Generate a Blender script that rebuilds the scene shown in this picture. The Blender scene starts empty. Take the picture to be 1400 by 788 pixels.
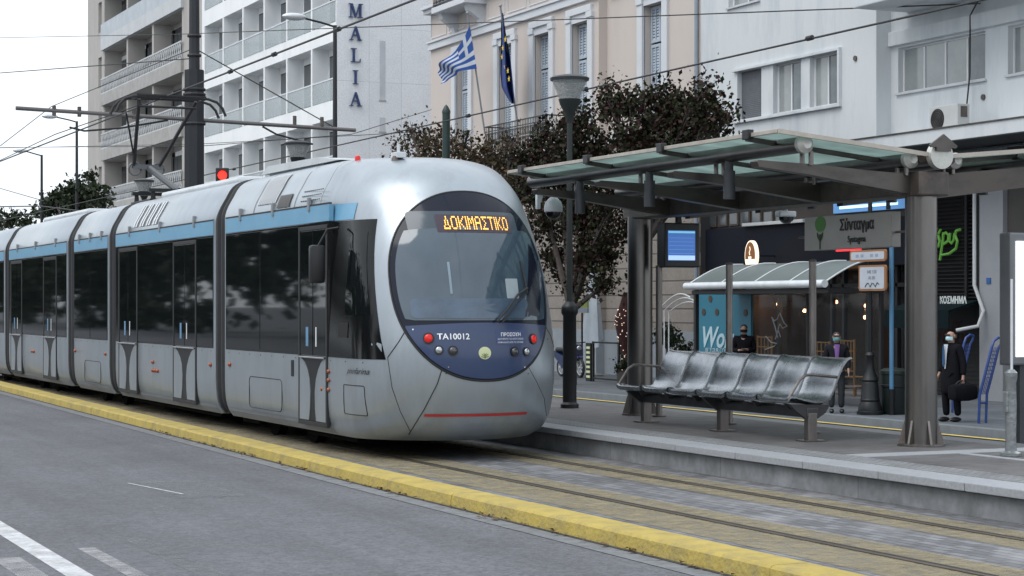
import bpy, bmesh, math, random
from mathutils import Vector, Matrix
from mathutils.bvhtree import BVHTree
random.seed(7)
R = math.radians
# ------------------------------------------------------------------ camera, sky, sun, exposure
F, CX, HY, H = 2638.0, 700.0, 418.0, 1.725          # focal length in photo pixels, principal column, horizon row, eye height
TH = math.atan2(1200, 2638); SN, CS = math.sin(TH), math.cos(TH)
sc = bpy.context.scene
cd = bpy.data.cameras.new('camera'); cam = bpy.data.objects.new('camera', cd); sc.collection.objects.link(cam); sc.camera = cam
cam.location = (0, 0, H); cam.rotation_euler = (R(90), 0, -TH)
cd.sensor_width = 36; cd.lens = 36*F/1400; cd.shift_y = (HY-394)/1400; cd.clip_start = .1; cd.clip_end = 3000
w = bpy.data.worlds.new('World'); sc.world = w; w.use_nodes = True; nt = w.node_tree; nt.nodes.clear()
sky = nt.nodes.new('ShaderNodeTexSky'); sky.sky_type = 'NISHITA'; sky.sun_disc = False
SUN_EL, SUN_AZ = R(56), R(262)                        # azimuth clockwise from +Y
sky.sun_elevation = SUN_EL; sky.sun_rotation = SUN_AZ; sky.air_density = 1.2; sky.dust_density = 4; sky.ozone_density = 1.5
tc = nt.nodes.new('ShaderNodeTexCoord'); mp = nt.nodes.new('ShaderNodeMapping'); mp.inputs['Scale'].default_value = (1, 1, 3.2)
nz = nt.nodes.new('ShaderNodeTexNoise'); nz.inputs['Scale'].default_value = 2.2; nz.inputs['Detail'].default_value = 6
rp = nt.nodes.new('ShaderNodeValToRGB'); rp.color_ramp.elements[0].position = .3; rp.color_ramp.elements[1].position = .72
rp.color_ramp.elements[0].color = (7.3, 8.0, 8.6, 1); rp.color_ramp.elements[1].color = (10.0, 10.4, 10.9, 1)
mx = nt.nodes.new('ShaderNodeMix'); mx.data_type = 'RGBA'; mx.inputs[0].default_value = .9   # overcast: cloud deck hides most of the blue
bg = nt.nodes.new('ShaderNodeBackground'); bg.inputs['Strength'].default_value = .1; out = nt.nodes.new('ShaderNodeOutputWorld')
L = nt.links.new
L(tc.outputs['Generated'], mp.inputs['Vector']); L(mp.outputs[0], nz.inputs['Vector']); L(nz.outputs[0], rp.inputs[0])
L(sky.outputs[0], mx.inputs[6]); L(rp.outputs[0], mx.inputs[7]); L(mx.outputs[2], bg.inputs['Color']); L(bg.outputs[0], out.inputs[0])
sl = bpy.data.lights.new('sun', 'SUN'); sl.energy = 1.15; sl.angle = R(38); sl.color = (1, .98, .95)
so = bpy.data.objects.new('sun', sl); sc.collection.objects.link(so)
sd = Vector((math.sin(SUN_AZ)*math.cos(SUN_EL), math.cos(SUN_AZ)*math.cos(SUN_EL), math.sin(SUN_EL)))
so.rotation_euler = (-sd).to_track_quat('-Z', 'Y').to_euler()
sc.view_settings.view_transform = 'Standard'; sc.view_settings.look = 'None'; sc.view_settings.gamma = 1
sc.view_settings.exposure = 0.55; sc.view_settings.use_curve_mapping = False
sc.cycles.max_bounces = 6; sc.cycles.transparent_max_bounces = 8; sc.cycles.use_denoising = True

# ------------------------------------------------------------------ survey helpers: photo column/row + a known plane -> world
def yat(px, X):
    r = (px-CX)/F; d = X/(SN+CS*r); return d*(CS-SN*r)
def xat(px, Y):
    r = (px-CX)/F; d = Y/(CS-SN*r); return d*(SN+CS*r)
def zat(py, X, Y): return H+(HY-py)*(Y*CS+X*SN)/F

# ------------------------------------------------------------------ materials
MATS = {}
def mat(name, col, rough=.6, metal=0.0, var=.12, scale=1.5, bump=0.0, bscale=60, spec=.5, emis=None, estr=0, coords='Object', dirt=None, dirt_amt=.5, dirt_scale=.8, coat=0, stretch=None):
    if name in MATS: return MATS[name]
    m = bpy.data.materials.new(name); m.use_nodes = True; t = m.node_tree; b = t.nodes['Principled BSDF']; l = t.links.new
    tc = t.nodes.new('ShaderNodeTexCoord'); src = tc.outputs[coords]
    if stretch:
        mp = t.nodes.new('ShaderNodeMapping'); mp.inputs['Scale'].default_value = stretch; l(src, mp.inputs['Vector']); src = mp.outputs[0]
    n = t.nodes.new('ShaderNodeTexNoise'); n.inputs['Scale'].default_value = scale; n.inputs['Detail'].default_value = 8; n.inputs['Roughness'].default_value = .65; l(src, n.inputs['Vector'])
    cr = t.nodes.new('ShaderNodeValToRGB'); cr.color_ramp.elements[0].position = .3; cr.color_ramp.elements[1].position = .7
    c = Vector(col[:3]); cr.color_ramp.elements[0].color = (*(c*(1-var)), 1); cr.color_ramp.elements[1].color = (*(c*(1+var)), 1)
    l(n.outputs[0], cr.inputs[0]); csrc = cr.outputs[0]
    if dirt:
        n2 = t.nodes.new('ShaderNodeTexNoise'); n2.inputs['Scale'].default_value = dirt_scale; n2.inputs['Detail'].default_value = 10; n2.inputs['Roughness'].default_value = .7; l(src, n2.inputs['Vector'])
        r2 = t.nodes.new('ShaderNodeValToRGB'); r2.color_ramp.elements[0].position = .48; r2.color_ramp.elements[1].position = .7
        r2.color_ramp.elements[0].color = (0, 0, 0, 1); r2.color_ramp.elements[1].color = (dirt_amt,)*3+(1,)
        l(n2.outputs[0], r2.inputs[0]); mx = t.nodes.new('ShaderNodeMix'); mx.data_type = 'RGBA'
        l(r2.outputs[0], mx.inputs[0]); l(csrc, mx.inputs[6]); mx.inputs[7].default_value = (*dirt, 1); csrc = mx.outputs[2]
    l(csrc, b.inputs['Base Color'])
    b.inputs['Roughness'].default_value = rough; b.inputs['Metallic'].default_value = metal; b.inputs['Specular IOR Level'].default_value = spec
    if coat: b.inputs['Coat Weight'].default_value = coat; b.inputs['Coat Roughness'].default_value = .08
    if var > 0 and rough > .05:
        mr = t.nodes.new('ShaderNodeMapRange'); mr.inputs[3].default_value = max(0, rough-.1*min(1, rough*2)); mr.inputs[4].default_value = min(1, rough+.1*min(1, rough*2)); l(n.outputs[0], mr.inputs[0]); l(mr.outputs[0], b.inputs['Roughness'])
    if bump:
        nb = t.nodes.new('ShaderNodeTexNoise'); nb.inputs['Scale'].default_value = bscale; nb.inputs['Detail'].default_value = 4; l(src, nb.inputs['Vector'])
        bp = t.nodes.new('ShaderNodeBump'); bp.inputs['Strength'].default_value = bump; bp.inputs['Distance'].default_value = .02; l(nb.outputs[0], bp.inputs['Height']); l(bp.outputs[0], b.inputs['Normal'])
    if emis: b.inputs['Emission Color'].default_value = (*emis, 1); b.inputs['Emission Strength'].default_value = estr
    MATS[name] = m; return m
def brickmat(name, c1, c2, mortar, bw, bh, ms=.01, axes='XY', rough=.8, offset=.5, bump=.3, dirt=None, dirt_amt=.4, var=.25, rot=0, dscale=.35):
    if name in MATS: return MATS[name]
    m = bpy.data.materials.new(name); m.use_nodes = True; t = m.node_tree; b = t.nodes['Principled BSDF']; l = t.links.new
    tc = t.nodes.new('ShaderNodeTexCoord'); sp = t.nodes.new('ShaderNodeSeparateXYZ'); cb = t.nodes.new('ShaderNodeCombineXYZ'); l(tc.outputs['Object'], sp.inputs[0])
    l(sp.outputs[axes[0]], cb.inputs[0]); l(sp.outputs[axes[1]], cb.inputs[1])
    br = t.nodes.new('ShaderNodeTexBrick'); br.offset = offset; br.inputs['Scale'].default_value = 1; br.inputs['Brick Width'].default_value = bw; br.inputs['Row Height'].default_value = bh
    br.inputs['Mortar Size'].default_value = ms; br.inputs['Mortar Smooth'].default_value = .3
    br.inputs['Color1'].default_value = (*c1, 1); br.inputs['Color2'].default_value = (*c2, 1); br.inputs['Mortar'].default_value = (*mortar, 1); l(cb.outputs[0], br.inputs['Vector'])
    n = t.nodes.new('ShaderNodeTexNoise'); n.inputs['Scale'].default_value = dscale; n.inputs['Detail'].default_value = 10; n.inputs['Roughness'].default_value = .7; l(tc.outputs['Object'], n.inputs['Vector'])
    mr = t.nodes.new('ShaderNodeMapRange'); mr.inputs[1].default_value = .3; mr.inputs[2].default_value = .7; mr.inputs[3].default_value = 1-var; mr.inputs[4].default_value = 1+var; l(n.outputs[0], mr.inputs[0])
    mu = t.nodes.new('ShaderNodeVectorMath'); mu.operation = 'SCALE'; l(br.outputs[0], mu.inputs[0]); l(mr.outputs[0], mu.inputs['Scale']); cs = mu.outputs[0]
    n3 = t.nodes.new('ShaderNodeTexNoise'); n3.inputs['Scale'].default_value = 14; n3.inputs['Detail'].default_value = 6; l(tc.outputs['Object'], n3.inputs['Vector'])
    m3 = t.nodes.new('ShaderNodeMapRange'); m3.inputs[3].default_value = .75; m3.inputs[4].default_value = 1.25; l(n3.outputs[0], m3.inputs[0])
    mu3 = t.nodes.new('ShaderNodeVectorMath'); mu3.operation = 'SCALE'; l(cs, mu3.inputs[0]); l(m3.outputs[0], mu3.inputs['Scale']); cs = mu3.outputs[0]
    if dirt:
        n2 = t.nodes.new('ShaderNodeTexNoise'); n2.inputs['Scale'].default_value = 1.3; n2.inputs['Detail'].default_value = 9; l(tc.outputs['Object'], n2.inputs['Vector'])
        r2 = t.nodes.new('ShaderNodeMapRange'); r2.inputs[1].default_value = .5; r2.inputs[2].default_value = .72; r2.inputs[4].default_value = dirt_amt; l(n2.outputs[0], r2.inputs[0])
        mx = t.nodes.new('ShaderNodeMix'); mx.data_type = 'RGBA'; l(r2.outputs[0], mx.inputs[0]); l(cs, mx.inputs[6]); mx.inputs[7].default_value = (*dirt, 1); cs = mx.outputs[2]
    l(cs, b.inputs['Base Color']); b.inputs['Roughness'].default_value = rough
    bp = t.nodes.new('ShaderNodeBump'); bp.inputs['Strength'].default_value = bump; bp.inputs['Distance'].default_value = .01; bp.invert = True; l(br.outputs['Fac'], bp.inputs['Height']); l(bp.outputs[0], b.inputs['Normal'])
    MATS[name] = m; return m
def glassmat(name, col, alpha=.35, rough=.05, va=.08):
    if name in MATS: return MATS[name]
    m = bpy.data.materials.new(name); m.use_nodes = True; t = m.node_tree; b = t.nodes['Principled BSDF']; l = t.links.new
    b.inputs['Base Color'].default_value = (*col, 1); b.inputs['Roughness'].default_value = rough
    n = t.nodes.new('ShaderNodeTexNoise'); n.inputs['Scale'].default_value = 2.5; n.inputs['Detail'].default_value = 6
    tc = t.nodes.new('ShaderNodeTexCoord'); l(tc.outputs['Object'], n.inputs['Vector'])
    mr = t.nodes.new('ShaderNodeMapRange'); mr.inputs[3].default_value = max(0, alpha-va); mr.inputs[4].default_value = min(1, alpha+va); l(n.outputs[0], mr.inputs[0]); l(mr.outputs[0], b.inputs['Alpha'])
    MATS[name] = m; return m
def translmat(name, col, trans, rough=.4):
    m = bpy.data.materials.new(name); m.use_nodes = True; t = m.node_tree; b = t.nodes['Principled BSDF']; l = t.links.new; o = t.nodes['Material Output']
    b.inputs['Base Color'].default_value = (*col, 1); b.inputs['Roughness'].default_value = rough
    tr = t.nodes.new('ShaderNodeBsdfTranslucent'); n = t.nodes.new('ShaderNodeTexNoise'); n.inputs['Scale'].default_value = 3; n.inputs['Detail'].default_value = 8; tc = t.nodes.new('ShaderNodeTexCoord'); l(tc.outputs['Object'], n.inputs['Vector'])
    cr = t.nodes.new('ShaderNodeValToRGB'); cr.color_ramp.elements[0].position = .3; cr.color_ramp.elements[1].position = .7; cr.color_ramp.elements[0].color = (*[c*.7 for c in trans], 1); cr.color_ramp.elements[1].color = (*trans, 1); l(n.outputs[0], cr.inputs[0]); l(cr.outputs[0], tr.inputs['Color'])
    mx = t.nodes.new('ShaderNodeMixShader'); mx.inputs[0].default_value = .6; l(b.outputs[0], mx.inputs[1]); l(tr.outputs[0], mx.inputs[2]); l(mx.outputs[0], o.inputs['Surface']); return m
def leafmat(name, cols, rough=.55):
    if name in MATS: return MATS[name]
    m = bpy.data.materials.new(name); m.use_nodes = True; t = m.node_tree; b = t.nodes['Principled BSDF']; l = t.links.new
    g = t.nodes.new('ShaderNodeNewGeometry'); cr = t.nodes.new('ShaderNodeValToRGB'); cr.color_ramp.interpolation = 'LINEAR'
    e = cr.color_ramp.elements
    while len(e) < len(cols): e.new(.5)
    for i, c in enumerate(cols): e[i].position = i/(len(cols)-1); e[i].color = (*c, 1)
    l(g.outputs['Random Per Island'], cr.inputs[0]); l(cr.outputs[0], b.inputs['Base Color']); b.inputs['Roughness'].default_value = rough
    b.inputs['Subsurface Weight'].default_value = 0; b.inputs['Specular IOR Level'].default_value = .12
    MATS[name] = m; return m
def emit(name, col, s): return mat(name, col, .5, 0, 0, emis=col, estr=s)

# ------------------------------------------------------------------ mesh builder
class MB:
    def __init__(s): s.v = []; s.f = []; s.m = []; s.mi = 0
    def add(s, vs, fs):
        o = len(s.v); s.v += [tuple(v) for v in vs]
        for f in fs: s.f.append([i+o for i in f]); s.m.append(s.mi)
        return s
    def box(s, x0, x1, y0, y1, z0, z1, bev=0):
        if x0 > x1: x0, x1 = x1, x0
        if y0 > y1: y0, y1 = y1, y0
        if z0 > z1: z0, z1 = z1, z0
        bev = min(bev, (x1-x0)*.45, (y1-y0)*.45, (z1-z0)*.45)
        if bev <= 0:
            return s.add([(x, y, z) for x in (x0, x1) for y in (y0, y1) for z in (z0, z1)], [(0,1,3,2),(4,6,7,5),(0,4,5,1),(2,3,7,6),(0,2,6,4),(1,5,7,3)])
        bm = bmesh.new(); bmesh.ops.create_cube(bm, size=1)
        for v in bm.verts: v.co = Vector(((x0+x1)/2+v.co.x*(x1-x0), (y0+y1)/2+v.co.y*(y1-y0), (z0+z1)/2+v.co.z*(z1-z0)))
        bmesh.ops.bevel(bm, geom=bm.edges[:]+bm.verts[:], offset=bev, segments=2, affect='EDGES', profile=.6)
        bm.verts.index_update(); s.add([v.co[:] for v in bm.verts], [[v.index for v in f.verts] for f in bm.faces]); bm.free(); return s
    def quad(s, a, b, c, d): return s.add([a, b, c, d], [(0,1,2,3)])
    def cyl(s, p0, p1, r0, r1=None, n=16, cap=True):
        r1 = r0 if r1 is None else r1; p0 = Vector(p0); p1 = Vector(p1); d = (p1-p0).normalized()
        a = d.orthogonal().normalized(); b = d.cross(a); vs = []
        for p, r in ((p0, r0), (p1, r1)):
            for i in range(n):
                t = 2*math.pi*i/n; vs.append(p+a*math.cos(t)*r+b*math.sin(t)*r)
        fs = [(i, (i+1) % n, n+(i+1) % n, n+i) for i in range(n)]
        if cap: fs += [list(range(n))[::-1], list(range(n, 2*n))]
        return s.add(vs, fs)
    def tube(s, pts, r, n=8, closed=False, cap=True):
        pts = [Vector(p) for p in pts]; rs = r if isinstance(r, (list, tuple)) else [r]*len(pts); N = len(pts); vs = []; a = None
        for i, p in enumerate(pts):
            if closed: d = (pts[(i+1) % N]-pts[i-1]).normalized()
            else: d = (pts[min(i+1, N-1)]-pts[max(i-1, 0)]).normalized()
            if a is None: a = d.orthogonal().normalized()
            a = (a-d*a.dot(d)); a = a.normalized() if a.length > 1e-6 else d.orthogonal().normalized(); b = d.cross(a)
            for k in range(n): t = 2*math.pi*k/n; vs.append(p+(a*math.cos(t)+b*math.sin(t))*rs[i])
        fs = []
        for i in range(N if closed else N-1):
            j = (i+1) % N
            for k in range(n): fs.append((i*n+k, i*n+(k+1) % n, j*n+(k+1) % n, j*n+k))
        if not closed and cap: fs += [list(range(n))[::-1], list(range((N-1)*n, N*n))]
        return s.add(vs, fs)
    def lathe(s, prof, c=(0,0,0), n=20, axis='Z'):
        vs = []
        for r, z in prof:
            for k in range(n):
                t = 2*math.pi*k/n; x, y = r*math.cos(t), r*math.sin(t)
                vs.append({'Z': (c[0]+x, c[1]+y, c[2]+z), 'Y': (c[0]+x, c[1]+z, c[2]+y), 'X': (c[0]+z, c[1]+x, c[2]+y)}[axis])
        fs = [(i*n+k, i*n+(k+1) % n, (i+1)*n+(k+1) % n, (i+1)*n+k) for i in range(len(prof)-1) for k in range(n)]
        if prof[0][0] > 1e-4: fs.append(list(range(n))[::-1])
        if prof[-1][0] > 1e-4: fs.append(list(range((len(prof)-1)*n, len(prof)*n)))
        return s.add(vs, fs)
    def prism(s, poly, a0, a1, plane='XZ'):
        """poly in a plane, extruded along the third axis from a0 to a1"""
        def P(u, v, a): return {'XZ': (u, a, v), 'YZ': (a, u, v), 'XY': (u, v, a)}[plane]
        n = len(poly); vs = [P(u, v, a0) for u, v in poly]+[P(u, v, a1) for u, v in poly]
        return s.add(vs, [list(range(n)), list(range(n, 2*n))[::-1]]+[(i, n+i, n+(i+1) % n, (i+1) % n) for i in range(n)])
    def sph(s, c, r, n=12, sc_=(1,1,1)):
        prof = [(math.sin(math.pi*i/n)*r, -math.cos(math.pi*i/n)*r) for i in range(n+1)]
        o = len(s.v); s.lathe([(max(a, 1e-5), b) for a, b in prof], (0,0,0), n*2)
        for i in range(o, len(s.v)): x, y, z = s.v[i]; s.v[i] = (c[0]+x*sc_[0], c[1]+y*sc_[1], c[2]+z*sc_[2])
        return s
    def grid(s, fn, nu, nv, flip=False):
        vs = [fn(i/nu, j/nv) for i in range(nu+1) for j in range(nv+1)]; W = nv+1
        fs = [(i*W+j, (i+1)*W+j, (i+1)*W+j+1, i*W+j+1) for i in range(nu) for j in range(nv)]
        if flip: fs = [f[::-1] for f in fs]
        return s.add(vs, fs)
    def build(s, name, mats, parent=None, smooth=False, normals=True):
        me = bpy.data.meshes.new(name); me.from_pydata(s.v, [], s.f)
        if not isinstance(mats, (list, tuple)): mats = [mats]
        for m in mats: me.materials.append(m)
        if len(mats) > 1: me.polygons.foreach_set('material_index', s.m)
        if normals:
            bm = bmesh.new(); bm.from_mesh(me); bmesh.ops.recalc_face_normals(bm, faces=bm.faces); bm.to_mesh(me); bm.free()
        if smooth:
            me.polygons.foreach_set('use_smooth', [True]*len(me.polygons)); me.set_sharp_from_angle(angle=R(35 if smooth is True else smooth))
        me.update(); return link(name, me, parent)
def wloc(o):
    v = Vector((0,0,0))
    while o: v = v+o.location; o = o.parent
    return v
def link(name, me, parent=None):
    o = bpy.data.objects.new(name, me); sc.collection.objects.link(o)
    if parent is not None:
        me.transform(Matrix.Translation(-wloc(parent))); o.parent = parent
    return o
def tag(o, label=None, cat=None, group=None, kind=None):
    for k, v in (('label', label), ('category', cat), ('group', group), ('kind', kind)):
        if v: o[k] = v
    return o
def thing(name, label, cat, loc=(0,0,0), group=None):
    o = bpy.data.objects.new(name, None); sc.collection.objects.link(o); o.location = loc; o.empty_display_size = .2
    return tag(o, label, cat, group)
KIDS = {}
def kids(o): return [c for c in sc.collection.objects if c.parent == o]
def dup(o, loc=None, label=None, parent=None, rz=None):
    c = o.copy(); sc.collection.objects.link(c)
    if parent is not None: c.parent = parent
    for k in kids(o): dup(k, parent=c)
    if loc is not None: c.location = loc
    if rz is not None: c.rotation_euler.z = rz
    if label: c['label'] = label
    return c
def text_mesh(s, size, extrude=.004, align='CENTER', shear=0, bold=0, xs=1):
    cu = bpy.data.curves.new('t', 'FONT'); cu.body = s; cu.size = size; cu.extrude = extrude; cu.align_x = align; cu.align_y = 'CENTER'; cu.shear = shear; cu.offset = bold; cu.resolution_u = 3
    o = bpy.data.objects.new('t', cu); sc.collection.objects.link(o); dg = bpy.context.evaluated_depsgraph_get(); dg.update()
    me = bpy.data.meshes.new_from_object(o.evaluated_get(dg)); bpy.data.objects.remove(o); bpy.data.curves.remove(cu)
    if xs != 1: me.transform(Matrix.Diagonal((xs, 1, 1, 1)))
    return me
def text(name, s, size, loc, face, m, parent, extrude=.004, **k):
    """face: direction the writing looks at: '-X' (towards the street) or '-Y' (towards the camera side)"""
    me = text_mesh(s, size, extrude, **k)
    rot = Matrix.Rotation(R(90), 4, 'X')
    if face == '-X': rot = Matrix.Rotation(R(-90), 4, 'Z') @ rot
    me.transform(Matrix.Translation(Vector(loc)) @ rot); me.materials.clear(); me.materials.append(m)
    return link(name, me, parent)
def structure(o): return tag(o, kind='structure')
# ------------------------------------------------------------------ common materials
def asphalt(name, lo, hi):
    m = bpy.data.materials.new(name); m.use_nodes = True; t = m.node_tree; b = t.nodes['Principled BSDF']; l = t.links.new; N = t.nodes.new
    tc = N('ShaderNodeTexCoord')
    def noise(sc_, det, stretch=None, rough=.6):
        n = N('ShaderNodeTexNoise'); n.inputs['Scale'].default_value = sc_; n.inputs['Detail'].default_value = det; n.inputs['Roughness'].default_value = rough
        if stretch: mp = N('ShaderNodeMapping'); mp.inputs['Scale'].default_value = stretch; l(tc.outputs['Object'], mp.inputs[0]); l(mp.outputs[0], n.inputs['Vector'])
        else: l(tc.outputs['Object'], n.inputs['Vector'])
        return n.outputs[0]
    def rng(v, a, b_, c, d): r = N('ShaderNodeMapRange'); r.inputs[1].default_value = a; r.inputs[2].default_value = b_; r.inputs[3].default_value = c; r.inputs[4].default_value = d; l(v, r.inputs[0]); return r.outputs[0]
    def mul(a, b_): x = N('ShaderNodeMath'); x.operation = 'MULTIPLY'; l(a, x.inputs[0]); l(b_, x.inputs[1]); return x.outputs[0]
    vo = N('ShaderNodeTexVoronoi'); vo.inputs['Scale'].default_value = 42; l(tc.outputs['Object'], vo.inputs['Vector'])
    sp = N('ShaderNodeSeparateColor'); l(vo.outputs['Color'], sp.inputs[0])
    v = mul(rng(sp.outputs[0], 0, 1, .68, 1.38), rng(noise(9, 6), .3, .7, .86, 1.14)); v = mul(v, rng(noise(.45, 8), .3, .7, .78, 1.2)); v = mul(v, rng(noise(1.4, 5, (1, .045, 1)), .3, .7, .74, 1.22))
    ck = N('ShaderNodeTexVoronoi'); ck.feature = 'DISTANCE_TO_EDGE'; ck.inputs['Scale'].default_value = .33; dm = N('ShaderNodeMix'); dm.data_type = 'VECTOR'; dm.inputs[0].default_value = .12
    n4 = N('ShaderNodeTexNoise'); n4.inputs['Scale'].default_value = 2.5; n4.inputs['Detail'].default_value = 8; l(tc.outputs['Object'], n4.inputs['Vector']); l(tc.outputs['Object'], dm.inputs[4]); l(n4.outputs['Color'], dm.inputs[5]); l(dm.outputs[1], ck.inputs['Vector'])
    v = mul(v, rng(ck.outputs['Distance'], .0, .003, .75, 1.0))
    cr = N('ShaderNodeMix'); cr.data_type = 'RGBA'; l(rng(v, .5, 1.6, 0, 1), cr.inputs[0]); cr.inputs[6].default_value = (*lo, 1); cr.inputs[7].default_value = (*hi, 1); l(cr.outputs[2], b.inputs['Base Color'])
    b.inputs['Roughness'].default_value = .8; bp = N('ShaderNodeBump'); bp.inputs['Strength'].default_value = .5; bp.inputs['Distance'].default_value = .01; l(vo.outputs['Distance'], bp.inputs['Height']); l(bp.outputs[0], b.inputs['Normal']); return m
m_asphalt = asphalt('asphalt', (.062,.063,.071), (.145,.150,.168))
m_asphalt_old = mat('asphalt_old', (.16,.168,.18), .9, 0, .3, 10, .4, 60)
m_far_asphalt = mat('far_asphalt', (.10,.11,.12), .85, 0, .15, 6, .2, 60)
m_yellow = mat('yellow_paint', (.41,.315,.075), .75, 0, .14, 5, .6, 30, dirt=(.20,.17,.10), dirt_amt=.65, dirt_scale=4.5)
m_conc = mat('concrete', (.24,.25,.26), .85, 0, .2, 3, .4, 40, dirt=(.14,.14,.14), dirt_amt=.6, dirt_scale=1.4)
m_granite = mat('granite', (.29,.305,.33), .6, 0, .16, 30, .15, 80, dirt=(.2,.21,.22), dirt_amt=.4, dirt_scale=1.2)
m_track = brickmat('track_pavers', (.10,.102,.11), (.19,.195,.21), (.06,.06,.06), .2, .1, .009, 'YX', .75, dirt=(.33,.33,.34), dirt_amt=.45, var=.3, dscale=1.1)
m_platform = brickmat('platform_pavers', (.07,.068,.071), (.105,.102,.105), (.09,.09,.09), .2, .1, .008, 'XY', .75, dirt=(.18,.18,.18), dirt_amt=.4, var=.35, dscale=.6)  # pavers darkened to imitate the shade under the canopy
m_tactile = brickmat('tactile_pavers', (.20,.21,.225), (.25,.262,.28), (.10,.10,.10), .1, .1, .012, 'XY', .75, offset=0, bump=.7, dirt=(.2,.2,.2), dirt_amt=.4, var=.2, dscale=1.2)
m_pave = brickmat('pavement_slabs', (.09,.105,.122), (.115,.13,.148), (.07,.07,.07), .4, .4, .01, 'XY', .75, var=.2, offset=0)  # slab tone lowered so the colour carries the far side's shade
m_steel = mat('brushed_steel', (.22,.20,.19), .38, .9, .3, 7, .1, 200, stretch=(1,1,.25), dirt=(.10,.075,.06), dirt_amt=.5, dirt_scale=2)
m_dksteel = mat('dark_steel', (.10,.09,.085), .45, .6, .3, 5, 0, dirt=(.2,.14,.1), dirt_amt=.35, dirt_scale=3)
m_beam = mat('beam_steel', (.09,.08,.075), .5, .55, .3, 4, .1, 60, dirt=(.28,.2,.15), dirt_amt=.35, dirt_scale=3)
m_black = mat('black_plastic', (.012,.013,.015), .4, 0, .1)
m_blackiron = mat('black_iron', (.010,.012,.014), .45, .3, .2, 6)
m_wire = mat('wire', (.02,.02,.022), .6)
m_greygreen = mat('post_paint', (.018,.023,.023), .55, .2, .2, 5)
m_white = mat('white_paint', (.72,.74,.76), .6, 0, .05, 3)
m_whitemetal = mat('white_metal', (.62,.65,.68), .4, .1, .08, 4, dirt=(.3,.3,.3), dirt_amt=.3)
m_lens = mat('smoked_lens', (.01,.01,.012), .05, 0, 0, spec=.8)

# ------------------------------------------------------------------ the ground
def sheet(name, pts_fn, m, ny=1, y0=-60, y1=400, z=0.0):
    mb = MB(); mb.grid(lambda u, v: (pts_fn(v, y0+(y1-y0)*u), y0+(y1-y0)*u, z), ny, 1); return structure(mb.build(name, m, normals=False))
def kerb_x(y):                                        # inner line of the yellow kerb
    return 6.56+.016*max(0, y-17)+.0004*max(0, y-26)**1.6
# one sheet to the horizon, its cross-fall going down from the near road to the far side of the street
mb = MB(); prof = [(-1500, -.05), (-30, -.03), (6.2, .028), (6.58, -.03), (9.9, -.03), (10.4, -.05), (13.5, -.62), (21.88, -.63), (22.2, -.66), (60, -.66), (1500, -.7)]
for i in range(len(prof)-1):
    (xa, za), (xb, zb) = prof[i], prof[i+1]
    mb.add([(xa, -80, za-.006), (xb, -80, zb-.006), (xb, 1800, zb-.006), (xa, 1800, za-.006)], [(0,1,2,3)])
structure(mb.build('ground', m_far_asphalt, normals=False))
mb = MB(); mb.grid(lambda u, v: ((-16 if v == 0 else kerb_x(-40+300*u)-.30), -40+300*u, .03), 60, 1)
structure(mb.build('road', m_asphalt, normals=False))
mb = MB(); mb.grid(lambda u, v: (kerb_x(-40+160*u)-(.52 if v == 0 else .295), -40+160*u, .034), 60, 1)
structure(mb.build('gutter', m_asphalt_old, normals=False))
mb = MB(); mb.grid(lambda u, v: (kerb_x(-40+160*u)-(.345 if v == 0 else .295), -40+160*u, .038), 60, 1)
structure(mb.build('kerb_foot_shadow', mat('kerb_foot_shadow', (.045,.045,.045), .95, 0, .5, 7), normals=False))  # thin dark strip painted as the shadow gap at the kerb foot
mb = MB(); mb.grid(lambda u, v: ((6.5 if v == 0 else 9.95), -40+120*u, 0), 1, 1)
structure(mb.build('track_bed', m_track, normals=False))
# worn road paint
def paintmat(name, col, amt):
    m = bpy.data.materials.new(name); m.use_nodes = True; t = m.node_tree; b = t.nodes['Principled BSDF']; l = t.links.new
    tc = t.nodes.new('ShaderNodeTexCoord'); n = t.nodes.new('ShaderNodeTexNoise'); n.inputs['Scale'].default_value = 5; n.inputs['Detail'].default_value = 12; n.inputs['Roughness'].default_value = .8
    l(tc.outputs['Object'], n.inputs[0]); mr = t.nodes.new('ShaderNodeMapRange'); mr.inputs[1].default_value = .35; mr.inputs[2].default_value = .65; mr.inputs[3].default_value = max(0, amt-.45); mr.inputs[4].default_value = min(1, amt+.3)
    l(n.outputs[0], mr.inputs[0]); l(mr.outputs[0], b.inputs['Alpha']); b.inputs['Base Color'].default_value = (*col, 1); b.inputs['Roughness'].default_value = .8; return m
m_line = paintmat('road_paint', (.62,.63,.65), .9); m_faded = paintmat('faded_road_paint', (.42,.42,.43), .5); m_patch = paintmat('asphalt_patch', (.19,.20,.215), .35)
m_ghost = paintmat('ghost_road_paint', (.26,.26,.27), .22)
m_raily = paintmat('worn_yellow_paint', (.29,.245,.145), .62)
def strip(name, x0, x1, y0, y1, z, m, xs=0.0):
    mb = MB(); mb.add([(x0, y0, z), (x1, y0, z), (x1+xs, y1, z), (x0+xs, y1, z)], [(0,1,2,3)]); return structure(mb.build(name, m, normals=False))
strip('lane_line', 2.46, 2.62, 3, 60, .0325, m_line)
strip('lane_dash', 2.81, 2.93, 8, 13.5, .0330, m_faded)
strip('lane_dash', 2.18, 2.36, 8, 13.2, .0330, m_faded)
strip('lane_dash', 3.22, 3.38, 8, 13.8, .0330, m_patch)
strip('road_patch', 4.36, 4.95, 16.6, 18.3, .0335, m_patch)
strip('lane_dash', 4.47, 4.495, 17.0, 18.25, .0345, m_line, -.2)
for i in range(7):                                   # pale scuffs and droppings on the asphalt
    x = random.uniform(1.6, 5.8); y = random.uniform(8, 24); s = random.uniform(.02, .06)
    strip('road_scuff', x, x+s, y, y+s*random.uniform(2, 6), .0350+.0003*i, m_ghost)
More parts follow.
